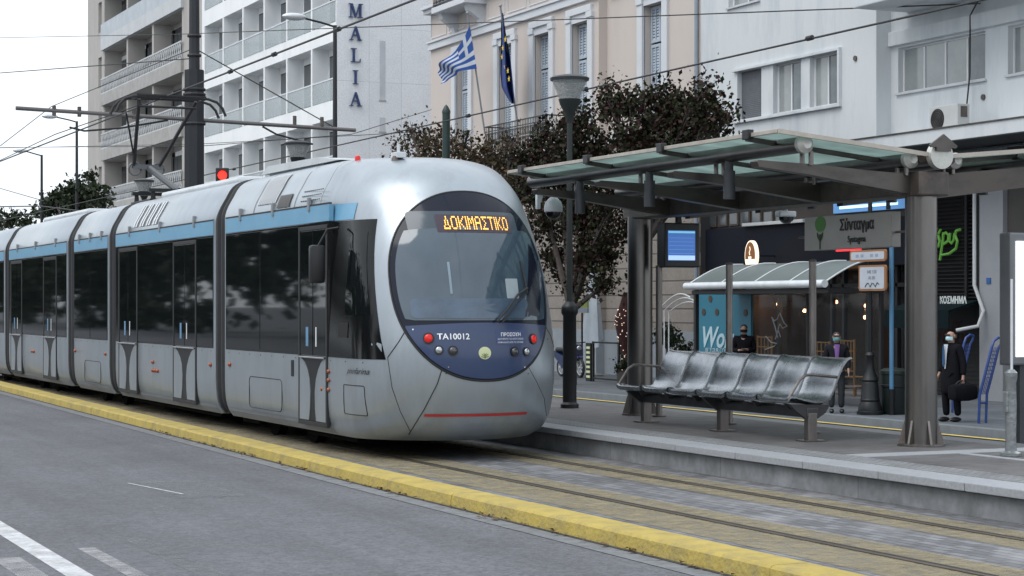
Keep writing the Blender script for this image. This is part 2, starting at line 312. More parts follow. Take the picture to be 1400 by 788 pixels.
# rails and the yellow strips beside them
for xc, sides in ((7.85, ((-.60,-.06),(.055,.37))), (9.285, ((-.36,-.06),(.055,.33)))):
    for a, b in sides: strip('rail_strip', xc+a, xc+b, -10, 90, .005, m_raily)
    mb = MB(); mb.box(xc-.055, xc-.012, -10, 90, -.02, .012); structure(mb.build('rail', mat('rail_steel', (.10,.085,.07), .5, .5, .4, 4, stretch=(1,.2,1))))
    mb = MB(); mb.box(xc-.012, xc+.032, -10, 90, -.02, .008); structure(mb.build('rail_groove', mat('groove_dark', (.035,.032,.028), .9)))  # groove drawn as a dark strip between the rail heads
    mb = MB(); mb.box(xc+.032, xc+.05, -10, 90, -.02, .011); structure(mb.build('rail', MATS['rail_steel']))
# yellow kerb, cast in 1 m stones
mb = MB(); y = -4.0
kr = random.Random(3)
while y < 95:
    y2 = y+.999; d = kr.uniform(-.003, .003); h = .15+kr.uniform(-.0025, .0025)
    def kp(yy, o, z): return (kerb_x(yy)+o+d, yy, z)
    prof = [(-.31, -.02), (-.305, .05), (-.295, h-.02), (-.275, h-.003), (-.26, h), (-.015, h), (0, h-.012), (0, -.05)]
    vs = [kp(y, o, z) for o, z in prof]+[kp(y2, o, z) for o, z in prof]; n = len(prof)
    mb.add(vs, [(i, i+1, n+i+1, n+i) for i in range(n-1)]+[list(range(n)), list(range(n, 2*n))[::-1]]); y += 1.0
structure(mb.build('kerb', m_yellow))
# litter in the gutter
m_leaf_dry = leafmat('dry_leaf', [(.10,.06,.03),(.16,.10,.05),(.05,.04,.03)])
mb = MB()
for i in range(160):
    y = random.uniform(7, 26); x = kerb_x(y)-.31-abs(random.gauss(0, .05)); s = random.uniform(.01, .035); a = random.uniform(0, 3.1)
    mb.add([(x+s*math.cos(a+k*1.57), y+s*math.sin(a+k*1.57), .045+random.uniform(0, .02)) for k in range(4)], [(0,1,2,3)])
tag(mb.build('dead_leaves', m_leaf_dry, normals=False), 'dry leaf litter lying in the gutter along the yellow kerb', 'leaf litter', kind='stuff')

# platform
PZ, PX0, PX1, PY0, PY1 = .28, 9.87, 12.92, 2.0, 29.0
mb = MB(); mb.box(PX0+.075, PX1, PY0, PY1, -.7, PZ-.085); structure(mb.build('platform', brickmat('platform_wall', (.19,.20,.21), (.205,.215,.225), (.11,.11,.11), 2.4, 2.0, .005, 'YZ', .85, offset=0, bump=.15, dirt=(.10,.10,.10), dirt_amt=.6, var=.35, dscale=2.2)))
mb = MB(); y = PY0
while y < PY1-.1:
    d = random.uniform(-.002, .002); mb.box(PX0+d, PX0+.40, y, min(y+1.19, PY1), PZ-.07, PZ+.0+d, .008); y += 1.2
structure(mb.build('platform_edge', m_granite))
mb = MB(); mb.box(PX0+.4, PX1, PY0, PY1, PZ-.08, PZ-.004); structure(mb.build('platform_top', m_platform))
mb = MB(); mb.box(PX0+.403, PX0+.80, PY0, PY1, PZ-.06, PZ+.001); structure(mb.build('tactile_strip', m_tactile))
mb = MB(); mb.box(PX0+.82, PX1-.01, 15.35, 15.7, PZ-.06, PZ+.002); structure(mb.build('platform_band', m_granite))
mb = MB(); mb.box(PX0+1.9, PX0+2.02, PY0, 15.34, PZ-.06, PZ+.002); structure(mb.build('platform_band', m_granite))
# far carriageway kerb, pavement, yellow line
ZR, ZP, XK = -.62, -.475, 21.95
strip('yellow_line', 21.62, 21.78, 5, 120, ZR+.006, mat('line_yellow', (.62,.46,.10), .7, 0, .2, 6))
mb = MB(); mb.box(XK, XK+.22, -5, 300, -.75, ZP+.004, .01); structure(mb.build('far_kerb', mat('far_kerb_stone', (.15,.17,.19), .7, 0, .15, 4)))
mb = MB(); mb.box(XK+.22, 60, -20, 300, -.75, ZP); structure(mb.build('pavement', m_pave))
# ------------------------------------------------------------------ the tram
XC, HW = 8.54, 1.2
m_silver = mat('silver_body_paint', (.365,.41,.45), .34, .55, .06, 1.6, 0, coat=.12, dirt=(.23,.245,.26), dirt_amt=.35, dirt_scale=2.2, stretch=(1.6,1.6,.4))
m_silver_roof = mat('silver_roof_paint', (.60,.635,.66), .38, .25, .05, 1.5, coat=.2, dirt=(.38,.38,.36), dirt_amt=.4, dirt_scale=1.8, stretch=(1,1,.6))
m_silver_low = mat('dusty_skirt_paint', (.30,.32,.34), .5, .35, .12, 3, dirt=(.16,.15,.14), dirt_amt=.6, dirt_scale=1.5)
m_bluestripe = mat('sky_blue_paint', (.15,.36,.54), .4, 0, .09, 2, coat=.2, dirt=(.22,.36,.48), dirt_amt=.45, dirt_scale=2)
m_tglass = mat('dark_tinted_glass', (.006,.008,.009), .03, 0, 0, spec=.3)
m_tglass2 = mat('black_glazing_band', (.006,.007,.008), .12, 0, .1, spec=.3)
m_rubber = mat('rubber', (.02,.021,.023), .6, 0, .2, 8)
m_bellows = mat('bellows_rubber', (.024,.026,.029), .7, 0, .25, 5)
m_navy = mat('navy_paint', (.028,.05,.125), .3, 0, .06, 3, coat=.3)
m_screenmask = mat('windscreen_mask', (.012,.016,.028), .12, 0, .05, spec=.22)
m_windscreen = mat('windscreen_glass', (.052,.082,.112), .06, 0, .1, 1.2, spec=.9)
m_led = emit('amber_led', (1, .52, .09), 1.15)
m_red = mat('red_lens', (.35,.008,.008), .12, 0, 0, emis=(1,.03,.02), estr=.22)
m_redpaint = mat('red_paint', (.42,.03,.03), .5)
m_orange = mat('orange_reflector', (.30,.075,.03), .3, 0, .1)
m_cream = mat('pale_yellow_paint', (.62,.68,.40), .5)
m_chrome = mat('chrome', (.7,.7,.7), .15, 1, 0)
def lerp_tab(tab, z):
    if z <= tab[0][0]: return tab[0][1]
    for i in range(len(tab)-1):
        (a, va), (b, vb) = tab[i], tab[i+1]
        if z <= b:
            def slope(j):
                if j == 0 or j == len(tab)-1: return None
                s0 = (tab[j][1]-tab[j-1][1])/(tab[j][0]-tab[j-1][0]); s1 = (tab[j+1][1]-tab[j][1])/(tab[j+1][0]-tab[j][0])
                return 0 if s0*s1 <= 0 else 2*s0*s1/(s0+s1)
            h = b-a; t = (z-a)/h; d = (vb-va)/h; m0 = slope(i); m1 = slope(i+1)
            m0 = d if m0 is None else m0; m1 = d if m1 is None else m1
            return (2*t**3-3*t*t+1)*va+(t**3-2*t*t+t)*h*m0+(3*t*t-2*t**3)*vb+(t**3-t*t)*h*m1
    return tab[-1][1]
T_HW = [(.22,1.08),(.30,1.14),(.45,1.185),(.7,1.2),(2.7,1.2),(2.91,1.2),(3.02,1.175),(3.2,1.08),(3.36,.98),(3.46,.79),(3.50,.45),(3.51,0)]
T_YF = [(.22,19.86),(.3,19.68),(.5,19.52),(.9,19.42),(1.15,19.41),(1.6,19.47),(2.0,19.56),(2.4,19.69),(2.8,19.90),(3.0,20.06),(3.2,20.25),(3.36,20.55),(3.46,21.0),(3.50,21.9),(3.51,22.6)]
T_TP = [(1.0,0),(1.3,.005),(1.6,.02),(2.0,.045),(2.3,.075),(2.7,.13),(3.0,.17),(3.51,.18)]
NOSE_END = 25.6
def P(a, z):
    """a in -1..2: -1..0 left flank (from the back), 0..1 the nose, 1..2 right flank"""
    hw = lerp_tab(T_HW, z); yf = lerp_tab(T_YF, z); D = 1.0*min(1, hw/.9)
    if a < 0: x, y = -hw, yf+D+(NOSE_END-yf-D)*(-a)**1.4
    elif a > 1: x, y = hw, yf+D+(NOSE_END-yf-D)*(a-1)**1.4
    else:
        t = math.pi*a; x, y = -hw*math.cos(t), yf+D*(1-math.sin(t))
    t = max(0, min(1, (22.3-y)/2.3)); t = t*t*(3-2*t); x *= 1-t*lerp_tab(T_TP, z)
    return Vector((XC+x, y, z))
ZS = [.22,.25,.3,.37,.45,.55,.7,.85,1.0,1.127,1.3,1.5,1.7,1.9,2.1,2.3,2.5,2.65,2.75,2.83,2.91,2.96,3.02,3.08,3.14,3.2,3.26,3.31,3.36,3.4,3.43,3.46,3.48,3.495,3.503,3.508,3.51]
AS = [-1+i/12 for i in range(12)]+[i/44 for i in range(45)]+[1+i/12 for i in range(1, 13)]
tram = thing('tram', 'long silver articulated tram with blue stripe and oval navy front, at the platform', 'tram', (XC, 19.4, 0))
mb = MB(); W = len(ZS); mb.grid(lambda u, v: P(AS[round(u*(len(AS)-1))], ZS[round(v*(W-1))]), len(AS)-1, W-1)
nose = mb.build('cab_body', m_silver, tram, smooth=50)
bv = BVHTree.FromPolygons([Vector(v) for v in mb.v], mb.f)
def front(X, z, off=.006):
    z = max(.23, min(3.5, z)); lo, hi = 0.0, 1.0
    for _ in range(26):
        mid = (lo+hi)/2
        if P(mid, z).x < X: lo = mid
        else: hi = mid
    p = P(lo, z); e = 1e-3; du = P(min(lo+e, 1), z)-P(max(lo-e, 0), z); dv = P(lo, z+.004)-P(lo, z-.004)
    n = du.cross(dv).normalized()
    if n.y > 0: n = -n
    return p+n*off
def raydir(px, py): return Vector(((px-CX)/F*CS+SN, CS-(px-CX)/F*SN, (HY-py)/F))
def hit(px, py, off=.004):
    d = raydir(px, py); loc, n, i, t = bv.ray_cast(Vector((0,0,H)), d.normalized())
    if loc is None: return None
    if n.dot(d) > 0: n = -n
    return loc+n*off
def fpatch(name, outline, off, m, parent, rings=10, cen=None, smooth=True):
    """surface-following patch of the nose from an outline in (across, height)"""
    mb = MB(); n = len(outline); cx, cz = cen or (sum(p[0] for p in outline)/n, sum(p[1] for p in outline)/n); vs = [front(cx, cz, off)]
    for r in range(1, rings+1):
        for x, z in outline: t = r/rings; vs.append(front(cx+(x-cx)*t, cz+(z-cz)*t, off))
    # a rim turned back into the body gives the patch an edge
    for x, z in outline: vs.append(front(x, z, -.01))
    fs = [(0, 1+i, 1+(i+1) % n) for i in range(n)]
    for r in range(rings): fs += [(1+r*n+i, 1+r*n+(i+1) % n, 1+(r+1)*n+(i+1) % n, 1+(r+1)*n+i) for i in range(n)]
    mb.add(vs, fs); return mb.build(name, m, parent, smooth=smooth)
def ell(cx, cz, a, b, n=72, e=2.2, z0=-9, z1=9):
    pts = []
    for i in range(n):
        t = 2*math.pi*i/n; c, s = math.cos(t), math.sin(t)
        pts.append((cx+a*math.copysign(abs(c)**(2/e), c), min(z1, max(z0, cz+b*math.copysign(abs(s)**(2/e), s)))))
    return pts
def rr(x0, x1, z0, z1, r, n=5):
    pts = []
    for cx, cz, a0 in ((x1-r, z1-r, 0), (x0+r, z1-r, 90), (x0+r, z0+r, 180), (x1-r, z0+r, 270)):
        for k in range(n+1): t = R(a0+90*k/n); pts.append((cx+r*math.cos(t), cz+r*math.sin(t)))
    # densify the long sides
    out = []
    for i in range(len(pts)):
        a, b = pts[i], pts[(i+1) % len(pts)]; k = max(1, int(math.dist(a, b)/.08))
        out += [(a[0]+(b[0]-a[0])*j/k, a[1]+(b[1]-a[1])*j/k) for j in range(k)]
    return out
MCX, MCZ, MA, MB_ = 8.54, 1.955, .925, 1.045
OV = ell(MCX, MCZ, MA, MB_, 96, 2.25)
mask = fpatch('front_mask', OV, .008, m_screenmask, tram, 14)
mb = MB(); mb.tube([front(x, z, .0) for x, z in ell(MCX, MCZ, MA+.012, MB_+.012, 96, 2.25)], .014, 6, closed=True); mb.build('mask_seal', m_rubber, mask, smooth=True)
# navy lower panel
ZB = 1.50
lower = [(x, z) for x, z in ell(MCX, MCZ, MA-.012, MB_-.012, 160, 2.25) if z < ZB]
lower = lower + [(lower[-1][0]+(lower[0][0]-lower[-1][0])*k/14, ZB+.035*math.sin(math.pi*k/14)) for k in range(15)]
fpatch('navy_front_panel', lower, .014, m_navy, tram, 10, (8.5, 1.25))
# windscreen
def wsx(px, z): 
    y = front(8.5, z).y+.15; return xat(px, y)
ws = []
ea, eb = MA-.045, MB_-.05
for x, z in ell(MCX, MCZ, ea, eb, 200, 2.25):
    if 1.56 < z < 2.56: ws.append((x, z))
wsl = sorted([p for p in ws if p[0] < MCX], key=lambda p: p[1]); wsr = sorted([p for p in ws if p[0] > MCX], key=lambda p: -p[1])
top = [(wsl[-1][0]+(wsr[0][0]-wsl[-1][0])*k/20, 2.56+.03*math.sin(math.pi*k/20)) for k in range(1, 20)]
bot = [(wsr[-1][0]+(wsl[0][0]-wsr[-1][0])*k/20, 1.56) for k in range(1, 20)]
wsg = fpatch('windscreen', wsl+top+wsr+bot, .015, m_windscreen, tram, 10, (8.5, 2.05))
dash = mat('sunlit_dashboard', (.16,.22,.32), .5)
fpatch('dashboard_panel', rr(7.76, 9.10, 1.585, 1.80, .05), .019, mat('dashboard_through_glass', (.075,.115,.17), .12, 0, .25, 3, spec=.7), wsg, 6)
fpatch('paper_notice', rr(8.82, 8.98, 1.80, 2.02, .01), .023, mat('notice_paper', (.34,.40,.44), .3), wsg, 3)
fpatch('paper_notice', rr(8.16, 8.185, 1.85, 2.2, .005), .021, mat('pale_rod', (.22,.3,.36), .3), wsg, 3)
fpatch('dark_corner', [(9.28,1.6),(9.335,1.8),(9.352,2.0),(9.345,2.2),(9.31,2.36),(9.26,2.42),(9.2,2.2),(9.12,1.9),(9.05,1.6)], .021, m_screenmask, wsg, 4)
# destination display
LX0, LX1, LZ0, LZ1 = hit(601,306,0).x, hit(693,306,0).x, hit(648,316,0).z, hit(648,298,0).z
dd = fpatch('destination_display', rr(hit(556,306,0).x, hit(705,312,0).x, LZ0-.065, LZ1+.065, .06), .014, mat('display_glass', (.05,.07,.09), .15, 0, .1, 2), tram, 6)
mdark = mat('display_matrix', (.045,.03,.05), .3)
fpatch('led_matrix', rr(LX0-.04, LX1+.03, LZ0-.025, LZ1+.025, .02), .018, mdark, dd, 4)
def wrap_text(name, s, size, X, z, m, parent, off=.024, **k):
    me = text_mesh(s, size, 0, **k); me.materials.clear(); me.materials.append(m)
    for v in me.vertices: v.co = front(X+v.co.x, z+v.co.y, off)
    return link(name, me, parent)
def dotmatrix(s, X0, X1, z0, z1):
    font = {'Δ':['00100','00100','01010','01010','01010','10001','11111'],'Ο':['01110','10001','10001','10001','10001','10001','01110'],'Κ':['10001','10010','10100','11000','10100','10010','10001'],
        'Ι':['1','1','1','1','1','1','1'],'Μ':['10001','11011','10101','10101','10001','10001','10001'],'Α':['01110','10001','10001','11111','10001','10001','10001'],'Σ':['11111','01000','00100','00010','00100','01000','11111'],'Τ':['11111','00100','00100','00100','00100','00100','00100']}
    cols = []
    for ch in s:
        g = font[ch]
        for c in range(len(g[0])): cols.append([g[r][c] == '1' for r in range(7)])
        cols.append([False]*7)
    cols.pop(); pw = (X1-X0)/len(cols); ph = (z1-z0)/7; mb = MB()
    for i, c in enumerate(cols):
        for r in range(7):
            if c[r]:
                x = X0+i*pw; z = z1-r*ph; a = .12*pw; e = .10*ph
                mb.add([front(x+a, z-ph+e, .032), front(x+pw-a, z-ph+e, .032), front(x+pw-a, z-e, .032), front(x+a, z-e, .032)], [(0,1,2,3)])
    return mb
dotmatrix('ΔΟΚΙΜΑΣΤΙΚΟ', LX0+.035, LX1-.03, LZ0, LZ1).build('destination_text', m_led, dd)
fpatch('name_plate', rr(8.33, 8.62, 2.555, 2.595, .01), .024, mat('plate_grey', (.10,.11,.14), .3), mask, 3)
# writing and lamps on the navy panel
m_wtxt = mat('white_lettering', (.8,.82,.86), .5)
hx = lambda px, py: hit(px, py, 0).x
wrap_text('fleet_number', 'TA10012', .09, hx(620,459), 1.38, m_wtxt, tram, bold=.0015)
wrap_text('warning_text', 'ΠΡΟΣΟΧΗ', .053, hx(697,457), 1.40, m_wtxt, tram, .022, bold=.001)
wrap_text('warning_text', 'ΔΙΑΤΗΡΕΙΤΕ ΤΙΣ ΑΠΟΣΤΑΣΕΙΣ', .024, hx(697,463), 1.352, m_wtxt, tram, .022)
wrap_text('warning_text', 'ΑΣΦΑΛΕΙΑΣ ΑΠΟ ΤΟ ΟΧΗΜΑ', .024, hx(697,467), 1.315, m_wtxt, tram, .022)
fpatch('warning_plate', rr(hx(677,460), hx(717,460), 1.295, 1.45, .01), .017, mat('navy_plate', (.04,.065,.16), .35), tram, 4)
def lamp(px, py, r, m, nm, lab=None):
    c = hit(px, py, 0); X, z = c.x, c.z
    p0 = front(X, z, -.02); n = (front(X, z, .05)-front(X, z, 0)).normalized()
    mb = MB(); mb.cyl(p0, front(X, z, .028), r*1.42, r*1.32, 24); o = mb.build(nm, m_black, tram, smooth=True)
    mb = MB(); q = front(X, z, .03); mb.sph((0,0,0), r, 8, (1,1,.45)); M = Matrix.Translation(q) @ n.to_track_quat('Z', 'Y').to_matrix().to_4x4()
    mb.v = [tuple(M @ Vector(v)) for v in mb.v]; mb.build('lens', m, o, smooth=True); return o
m_lamp = mat('lamp_glass', (.5,.52,.55), .12, .7, 0)
m_lampdk = mat('dim_lamp_glass', (.10,.10,.11), .12, .6, 0)
lamp(586, 463, .047, m_red, 'tail_light'); lamp(727, 464, .045, m_red, 'tail_light')
lamp(600, 479, .038, m_lamp, 'headlight'); lamp(619, 480, .042, m_lampdk, 'headlight'); lamp(702, 481, .042, m_lampdk, 'headlight'); lamp(718, 481, .038, m_lamp, 'headlight')
c = hit(662, 483, 0); lg = fpatch('round_emblem', [(c.x+.072*math.cos(i*.2618), c.z+.068*math.sin(i*.2618)) for i in range(24)], .020, m_cream, tram, 3)
mb = MB()
for pts in ([(0,-.06),(0,-.015)], [(0,-.04),(-.035,-.012)], [(0,-.04),(.035,-.012)], [(0,-.05),(-.045,-.035)], [(0,-.05),(.045,-.035)], [(0,-.03),(-.015,0)], [(0,-.03),(.015,0)]):
    mb.tube([front(c.x+x, c.z+z, .023) for x, z in pts], .0035, 4)
mb.build('emblem_branches', mat('olive_paint', (.12,.16,.05), .5), lg)
for px, py in ((565,451),(613,502),(716,502),(742,454)):
    c = hit(px, py, 0); mb = MB(); q = front(c.x, c.z, .018); mb.cyl(front(c.x, c.z, 0), q, .009, n=8); mb.build('screw', m_chrome, tram)
for px, py in ((559,460),(610,511),(722,511),(748,464)):
    c = hit(px, py, .002); mb = MB(); mb.cyl(front(c.x, c.z, 0), front(c.x, c.z, .004), .007, n=8); mb.build('screw', m_dksteel, tram)
# wiper
def wipe(pts, off, r): 
    mb = MB(); mb.tube([hit(a, b, off) for a, b in pts], r, 6); return mb
wp = wipe([(676,441),(690,424),(704,404),(716,396)], .06, .013).build('wiper', m_black, tram, smooth=True)
wipe([(716,402),(713,385),(707,359)], .05, .012).build('wiper_blade', m_black, wp, smooth=True)
wipe([(684,442),(698,424),(717,398)], .045, .009).build('wiper_link', m_black, wp, smooth=True)
# seams, red line
def seam(pts, wd=.011, m=m_rubber, nm='panel_seam', off=.004, par=tram):
    hp = []
    for i in range(len(pts)-1):
        a, b = pts[i], pts[i+1]; k = max(2, int(math.dist(a, b)/6))
        for j in range(k): q = hit(a[0]+(b[0]-a[0])*j/k, a[1]+(b[1]-a[1])*j/k, off*.3); hp.append(q)
    hp.append(hit(*pts[-1], off*.3)); hp = [h for h in hp if h is not None]
    mb = MB(); mb.tube(hp, wd/2, 5); return mb.build(nm, m, par, smooth=True)
seam([(557,448),(545,468),(530,489)], .012); seam([(530,489),(536,530),(547,562),(561,590)], .008)
seam([(605,503),(598,525),(580,560),(559,594)], .013)
seam([(723,503),(734,523),(744,545),(748,575)], .006); seam([(746,447),(753,460),(757,475)], .01)
def redline():
    a = hit(580, 567, 0); b = hit(719, 567, 0); mb = MB(); n = 30; z = .52
    xs = [a.x+(b.x-a.x)*i/n for i in range(n+1)]
    vs = [front(x, z-.014, .007) for x in xs]+[front(x, z+.014, .007) for x in xs]; mb.add(vs, [(i, i+1, n+2+i, n+1+i) for i in range(n)]); return mb
redline().build('red_line', m_redpaint, tram)

# ---- side decoration common to every section (street side and platform side)
def side_box(side, y0, y1, z0, z1, off, m, nm, par, th=.012, bev=.004):
    x = XC+side*(HW+off); mb = MB(); mb.box(x, x-side*(th+off), y0, y1, z0, z1, bev); return mb.build(nm, m, par)
def side_patch(side, y0, y1, z0, z1, off, m, nm, par, n=10):
    """follows the cab's tapering flank"""
    mb = MB(); nzs = 6
    def f(u, v):
        z = z0+(z1-z0)*v; ya_ = y0(z) if callable(y0) else y0; y = ya_+(y1-ya_)*u; lo, hi = -1.0, .5
        for _ in range(24):
            mid = (lo+hi)/2
            if P(mid, z).y > y: lo = mid
            else: hi = mid
        p = P(lo, z); x = p.x-XC-off; return (XC+(x if side < 0 else -x), y, z)
    mb.grid(f, n, nzs); return mb.build(nm, m, par, smooth=True)
ROOF = [(-HW,2.91),(-1.175,3.02),(-1.08,3.2),(-.92,3.36),(-.68,3.46),(-.35,3.50),(0,3.51)]
def roof_pt(t, off=0):
    """t 0 at the eave .. 1 at the crown, street side"""
    z = 2.91+(3.505-2.91)*t; x = -lerp_tab(T_HW, z); dz = .01; x2 = -lerp_tab(T_HW, min(3.509, z+dz)); tx, tz = x2-x, dz; l = math.hypot(tx, tz); return x-tz/l*off, z+tx/l*off
def roof_patch(y0, y1, t0, t1, off, m, nm, par, side=-1):
    mb = MB(); 
    def f(u, v): x, z = roof_pt(t0+(t1-t0)*v, off); return (XC+(x if side < 0 else -x), y0+(y1-y0)*u, z)
    mb.grid(f, 1, 8); return mb.build(nm, m, par, smooth=True)
def vent(y0, y1, t0, t1, par, ns=7, light=True):
    v = roof_patch(y0, y1, t0, t1, .006, m_silver_low if light else m_black, 'roof_vent', par)
    mb = MB()
    for i in range(ns):
        y = y0+(y1-y0)*(i+.5)/ns; d = (y1-y0)/ns*.28
        pts = [roof_pt(t0+(t1-t0)*k/6, .014) for k in range(7)]
        vs = [(XC+x, y-d, z) for x, z in pts]+[(XC+x, y+d, z) for x, z in pts]; mb.add(vs, [(k, k+1, 8+k, 7+k) for k in range(6)])
    mb.build('vent_slats', m_whitemetal if light else m_dksteel, v); return v
def door(y0, y1, par, leaves=2):
    for side in (-1,):
        x = XC+side*(HW+.004)
        fr = MB(); t = .05
        for a, b, c, d in ((y0, y0+t, .30, 2.67), (y1-t, y1, .30, 2.67), (y0+t, y1-t, 2.62, 2.67), (y0+t, y1-t, .30, .35)): fr.box(x-.012, x+.03, a, b, c, d, .006)
        dr = fr.build('door', m_rubber, par)
        ym = (y0+y1)/2; spans = [(y0+t, ym-.012), (ym+.012, y1-t)] if leaves == 2 else [(y0+t, y1-t)]
        for k, (a, b) in enumerate(spans):
            g = MB(); g.box(x-.004, x+.02, a, b, 1.13, 2.615, .003); g.build('door_glass', m_tglass, dr)
        # lower half: silver panels either side of a dark waisted glass tongue
        p = MB(); p.box(x-.002, x+.02, y0+t, y1-t, .355, 1.125, .002); p.build('door_tongue_glass', mat('door_dark_panel', (.014,.015,.017), .35, 0, .1, spec=.3), dr)
        for s, e in ((y0+t, 1), (y1-t, -1)):
            w_ = (y1-y0)/2-t
            prof = [(.36,.72),(.5,.80),(.7,.82),(.85,.74),(.97,.56),(1.05,.36),(1.10,.15)]
            pts = [(s, .36)]+[(s+e*w_*f, z) for z, f in prof]+[(s, 1.10)]
            q = MB(); q.prism(pts, x-.009, x+.01, 'YZ'); q.build('door_panel', m_silver, dr)
        for s, m_ in ((-.14, m_white), (.16, mat('sticker_blue', (.12,.25,.4), .5))):
            q = MB(); q.box(x-.009, x, ym+s, ym+s+(.03 if m_ is m_white else .09), 1.24, 1.47); q.build('door_sticker', m_, dr)
        q = MB(); q.box(x-.03, x, y0+.07, y1-.07, 1.098, 1.118, .004); q.build('door_rail', m_chrome, dr)
def section(y0, y1, doors, vents=True, hatch=None, cab=False, pat=False):
    s = tram
    if not cab:
        mb = MB(); half = [(-1.08,.22),(-1.14,.30),(-1.185,.45),(-HW,.7),(-HW,1.4),(-HW,2.2)]+ROOF
        half = [(-lerp_tab(T_HW, z), z) for z in ZS]; prof = half+[(-x, z) for x, z in half[-2::-1]]; n = len(prof)
        def pt(x, z, y): 
            e = 0; return (XC+x, y, z)
        vs = []; ys = [y0, y0+.04, y1-.04, y1]
        for k, y in enumerate(ys):
            f = .985 if k in (0, 3) else 1
            vs += [(XC+x*f, y, 1.8+(z-1.8)*f) for x, z in prof]
        fs = [(k*n+i, k*n+i+1, (k+1)*n+i+1, (k+1)*n+i) for k in range(3) for i in range(n-1)]+[(k*n+n-1, k*n, (k+1)*n, (k+1)*n+n-1) for k in range(3)]+[list(range(n)), list(range(3*n, 4*n))[::-1]]
        mb.add(vs, fs); body = mb.build('car_body', m_silver, s, smooth=40)
        yb0, yb1 = y0+.05, y1-.05
    else: body = s; yb0, yb1 = 21.25, y1-.05
    par = s
    segs = []; cur = yb0
    for side in (-1, 1):
        mb = MB(); x = XC+side*HW
        mb.box(x+side*.003, x-side*.05, yb0, yb1, 1.13, 2.70); mb.build('glazing_band', m_tglass2, par)
        mb = MB(); 
        mb.box(x+side*.006, x-side*.05, yb0, yb1, 2.71, 2.905); mb.build('blue_stripe', m_bluestripe, par)
    # separate panes between the doors
    cur = yb0
    for a, b in sorted(doors)+[(yb1, yb1)]:
        if a-cur > .35:
            k = max(1, round((a-cur)/1.7))
            for i in range(k):
                p0 = cur+(a-cur)*i/k+.02; p1 = cur+(a-cur)*(i+1)/k-.02
                side_box(-1, p0, p1, 1.16, 2.68, .007, m_tglass, 'side_window', par, bev=.002)
        cur = b
    for a, b in doors: door(a, b, par)
    mb = MB(); mb.box(XC-HW-.008, XC-HW+.03, yb0, yb1, 2.905, 2.925); mb.build('drip_rail', m_rubber, par)
    # brackets along the eave
    k = 3
    for i in range(k):
        y = yb0+(yb1-yb0)*(i+.5)/k; mb = MB(); x, z = roof_pt(.05, .02); mb.box(XC+x-.01, XC+x+.03, y-.03, y+.03, z-.09, z+.07, .005); mb.build('eave_clip', m_silver_low, par)
    # lower skirt
    mb = MB()
    for a, b in [(yb0, yb1)]:
        pts = [(.235,-lerp_tab(T_HW,.235)),(.30,-lerp_tab(T_HW,.30)),(.345,-lerp_tab(T_HW,.345))]
        vs = [(XC+x-.004, a, z) for z, x in pts]+[(XC+x-.004, b, z) for z, x in pts]; mb.add(vs, [(0,1,4,3),(1,2,5,4)])
    mb.build('skirt', m_silver_low, par)
    if hatch:
        for a, b, c, d in hatch:
            mb = MB(); x = XC-HW
            r = .08; loop = [(yy, zz) for yy, zz in rr(a, b, c, d, r)]
            mb.tube([(x-.001, yy, zz) for yy, zz in loop], .006, 5, closed=True); mb.build('access_hatch', m_rubber, par)
    return par
section(21.25, 25.6, [(21.30, 22.36)], cab=True, hatch=[(23.05, 24.45, .40, .80)])
section(26.12, 32.2, [(27.05, 28.35), (30.6, 31.9)], hatch=None)
section(32.72, 35.55, [], hatch=[(33.3, 34.6, .38, .75)])
section(36.15, 42.3, [(37.1, 38.4), (40.7, 42.0)])
section(42.85, 49.0, [(44.2, 45.5)])
# bellows between the sections
for y0, y1 in ((25.6, 26.12), (32.2, 32.72), (35.55, 36.15), (42.3, 42.85)):
    mb = MB(); half = [(-lerp_tab(T_HW, z), z) for z in ZS]; prof = half+[(-x, z) for x, z in half[-2::-1]]; n = len(prof); K = 12; vs = []
    for k in range(K+1):
        f = .95 if k % 2 else .975
        if k in (3, 4, 8, 9): f = 1.004
        vs += [(XC+x*f, y0+(y1-y0)*k/K, 1.8+(z-1.8)*(f if z > 1.8 else f*.98)) for x, z in prof]
    mb.add(vs, [(k*n+i, k*n+(i+1) % n, (k+1)*n+(i+1) % n, (k+1)*n+i) for k in range(K) for i in range(n)]); mb.build('bellows', m_bellows, tram, smooth=30)
m_bogie = mat('bogie_shade_black', (.006,.006,.006), .9, 0, .2, 5, spec=.1)  # near-black coat puts the shade under the tram into the colour
for y in (23.9, 34.1, 40.0, 46):
    for s in (-1, 1):
        for dy in (-.8, .8):
            mb = MB(); mb.cyl((XC+s*.66, y+dy, .29), (XC+s*.78, y+dy, .29), .29, n=24); mb.build('wheel', m_bogie, tram, smooth=True)
    mb = MB(); mb.box(XC-.9, XC+.9, y-.2, y+.2, .18, .33, .02); mb.box(XC-.9, XC-.82, y-1.1, y+1.1, .16, .34, .02); mb.box(XC+.82, XC+.9, y-1.1, y+1.1, .16, .34, .02); mb.build('bogie_frame', m_bogie, tram)
for y, l in ((25.2, .4), (29.3, 2.6), (21.9, .9), (38.2, .9), (43.5, 1.2)):
    mb = MB(); mb.box(XC-.95, XC+.95, y-l, y+l, .14, .24, .02); mb.build('underfloor_box', m_bogie, tram)  # boxes set low and black to deepen the painted shade below the tram
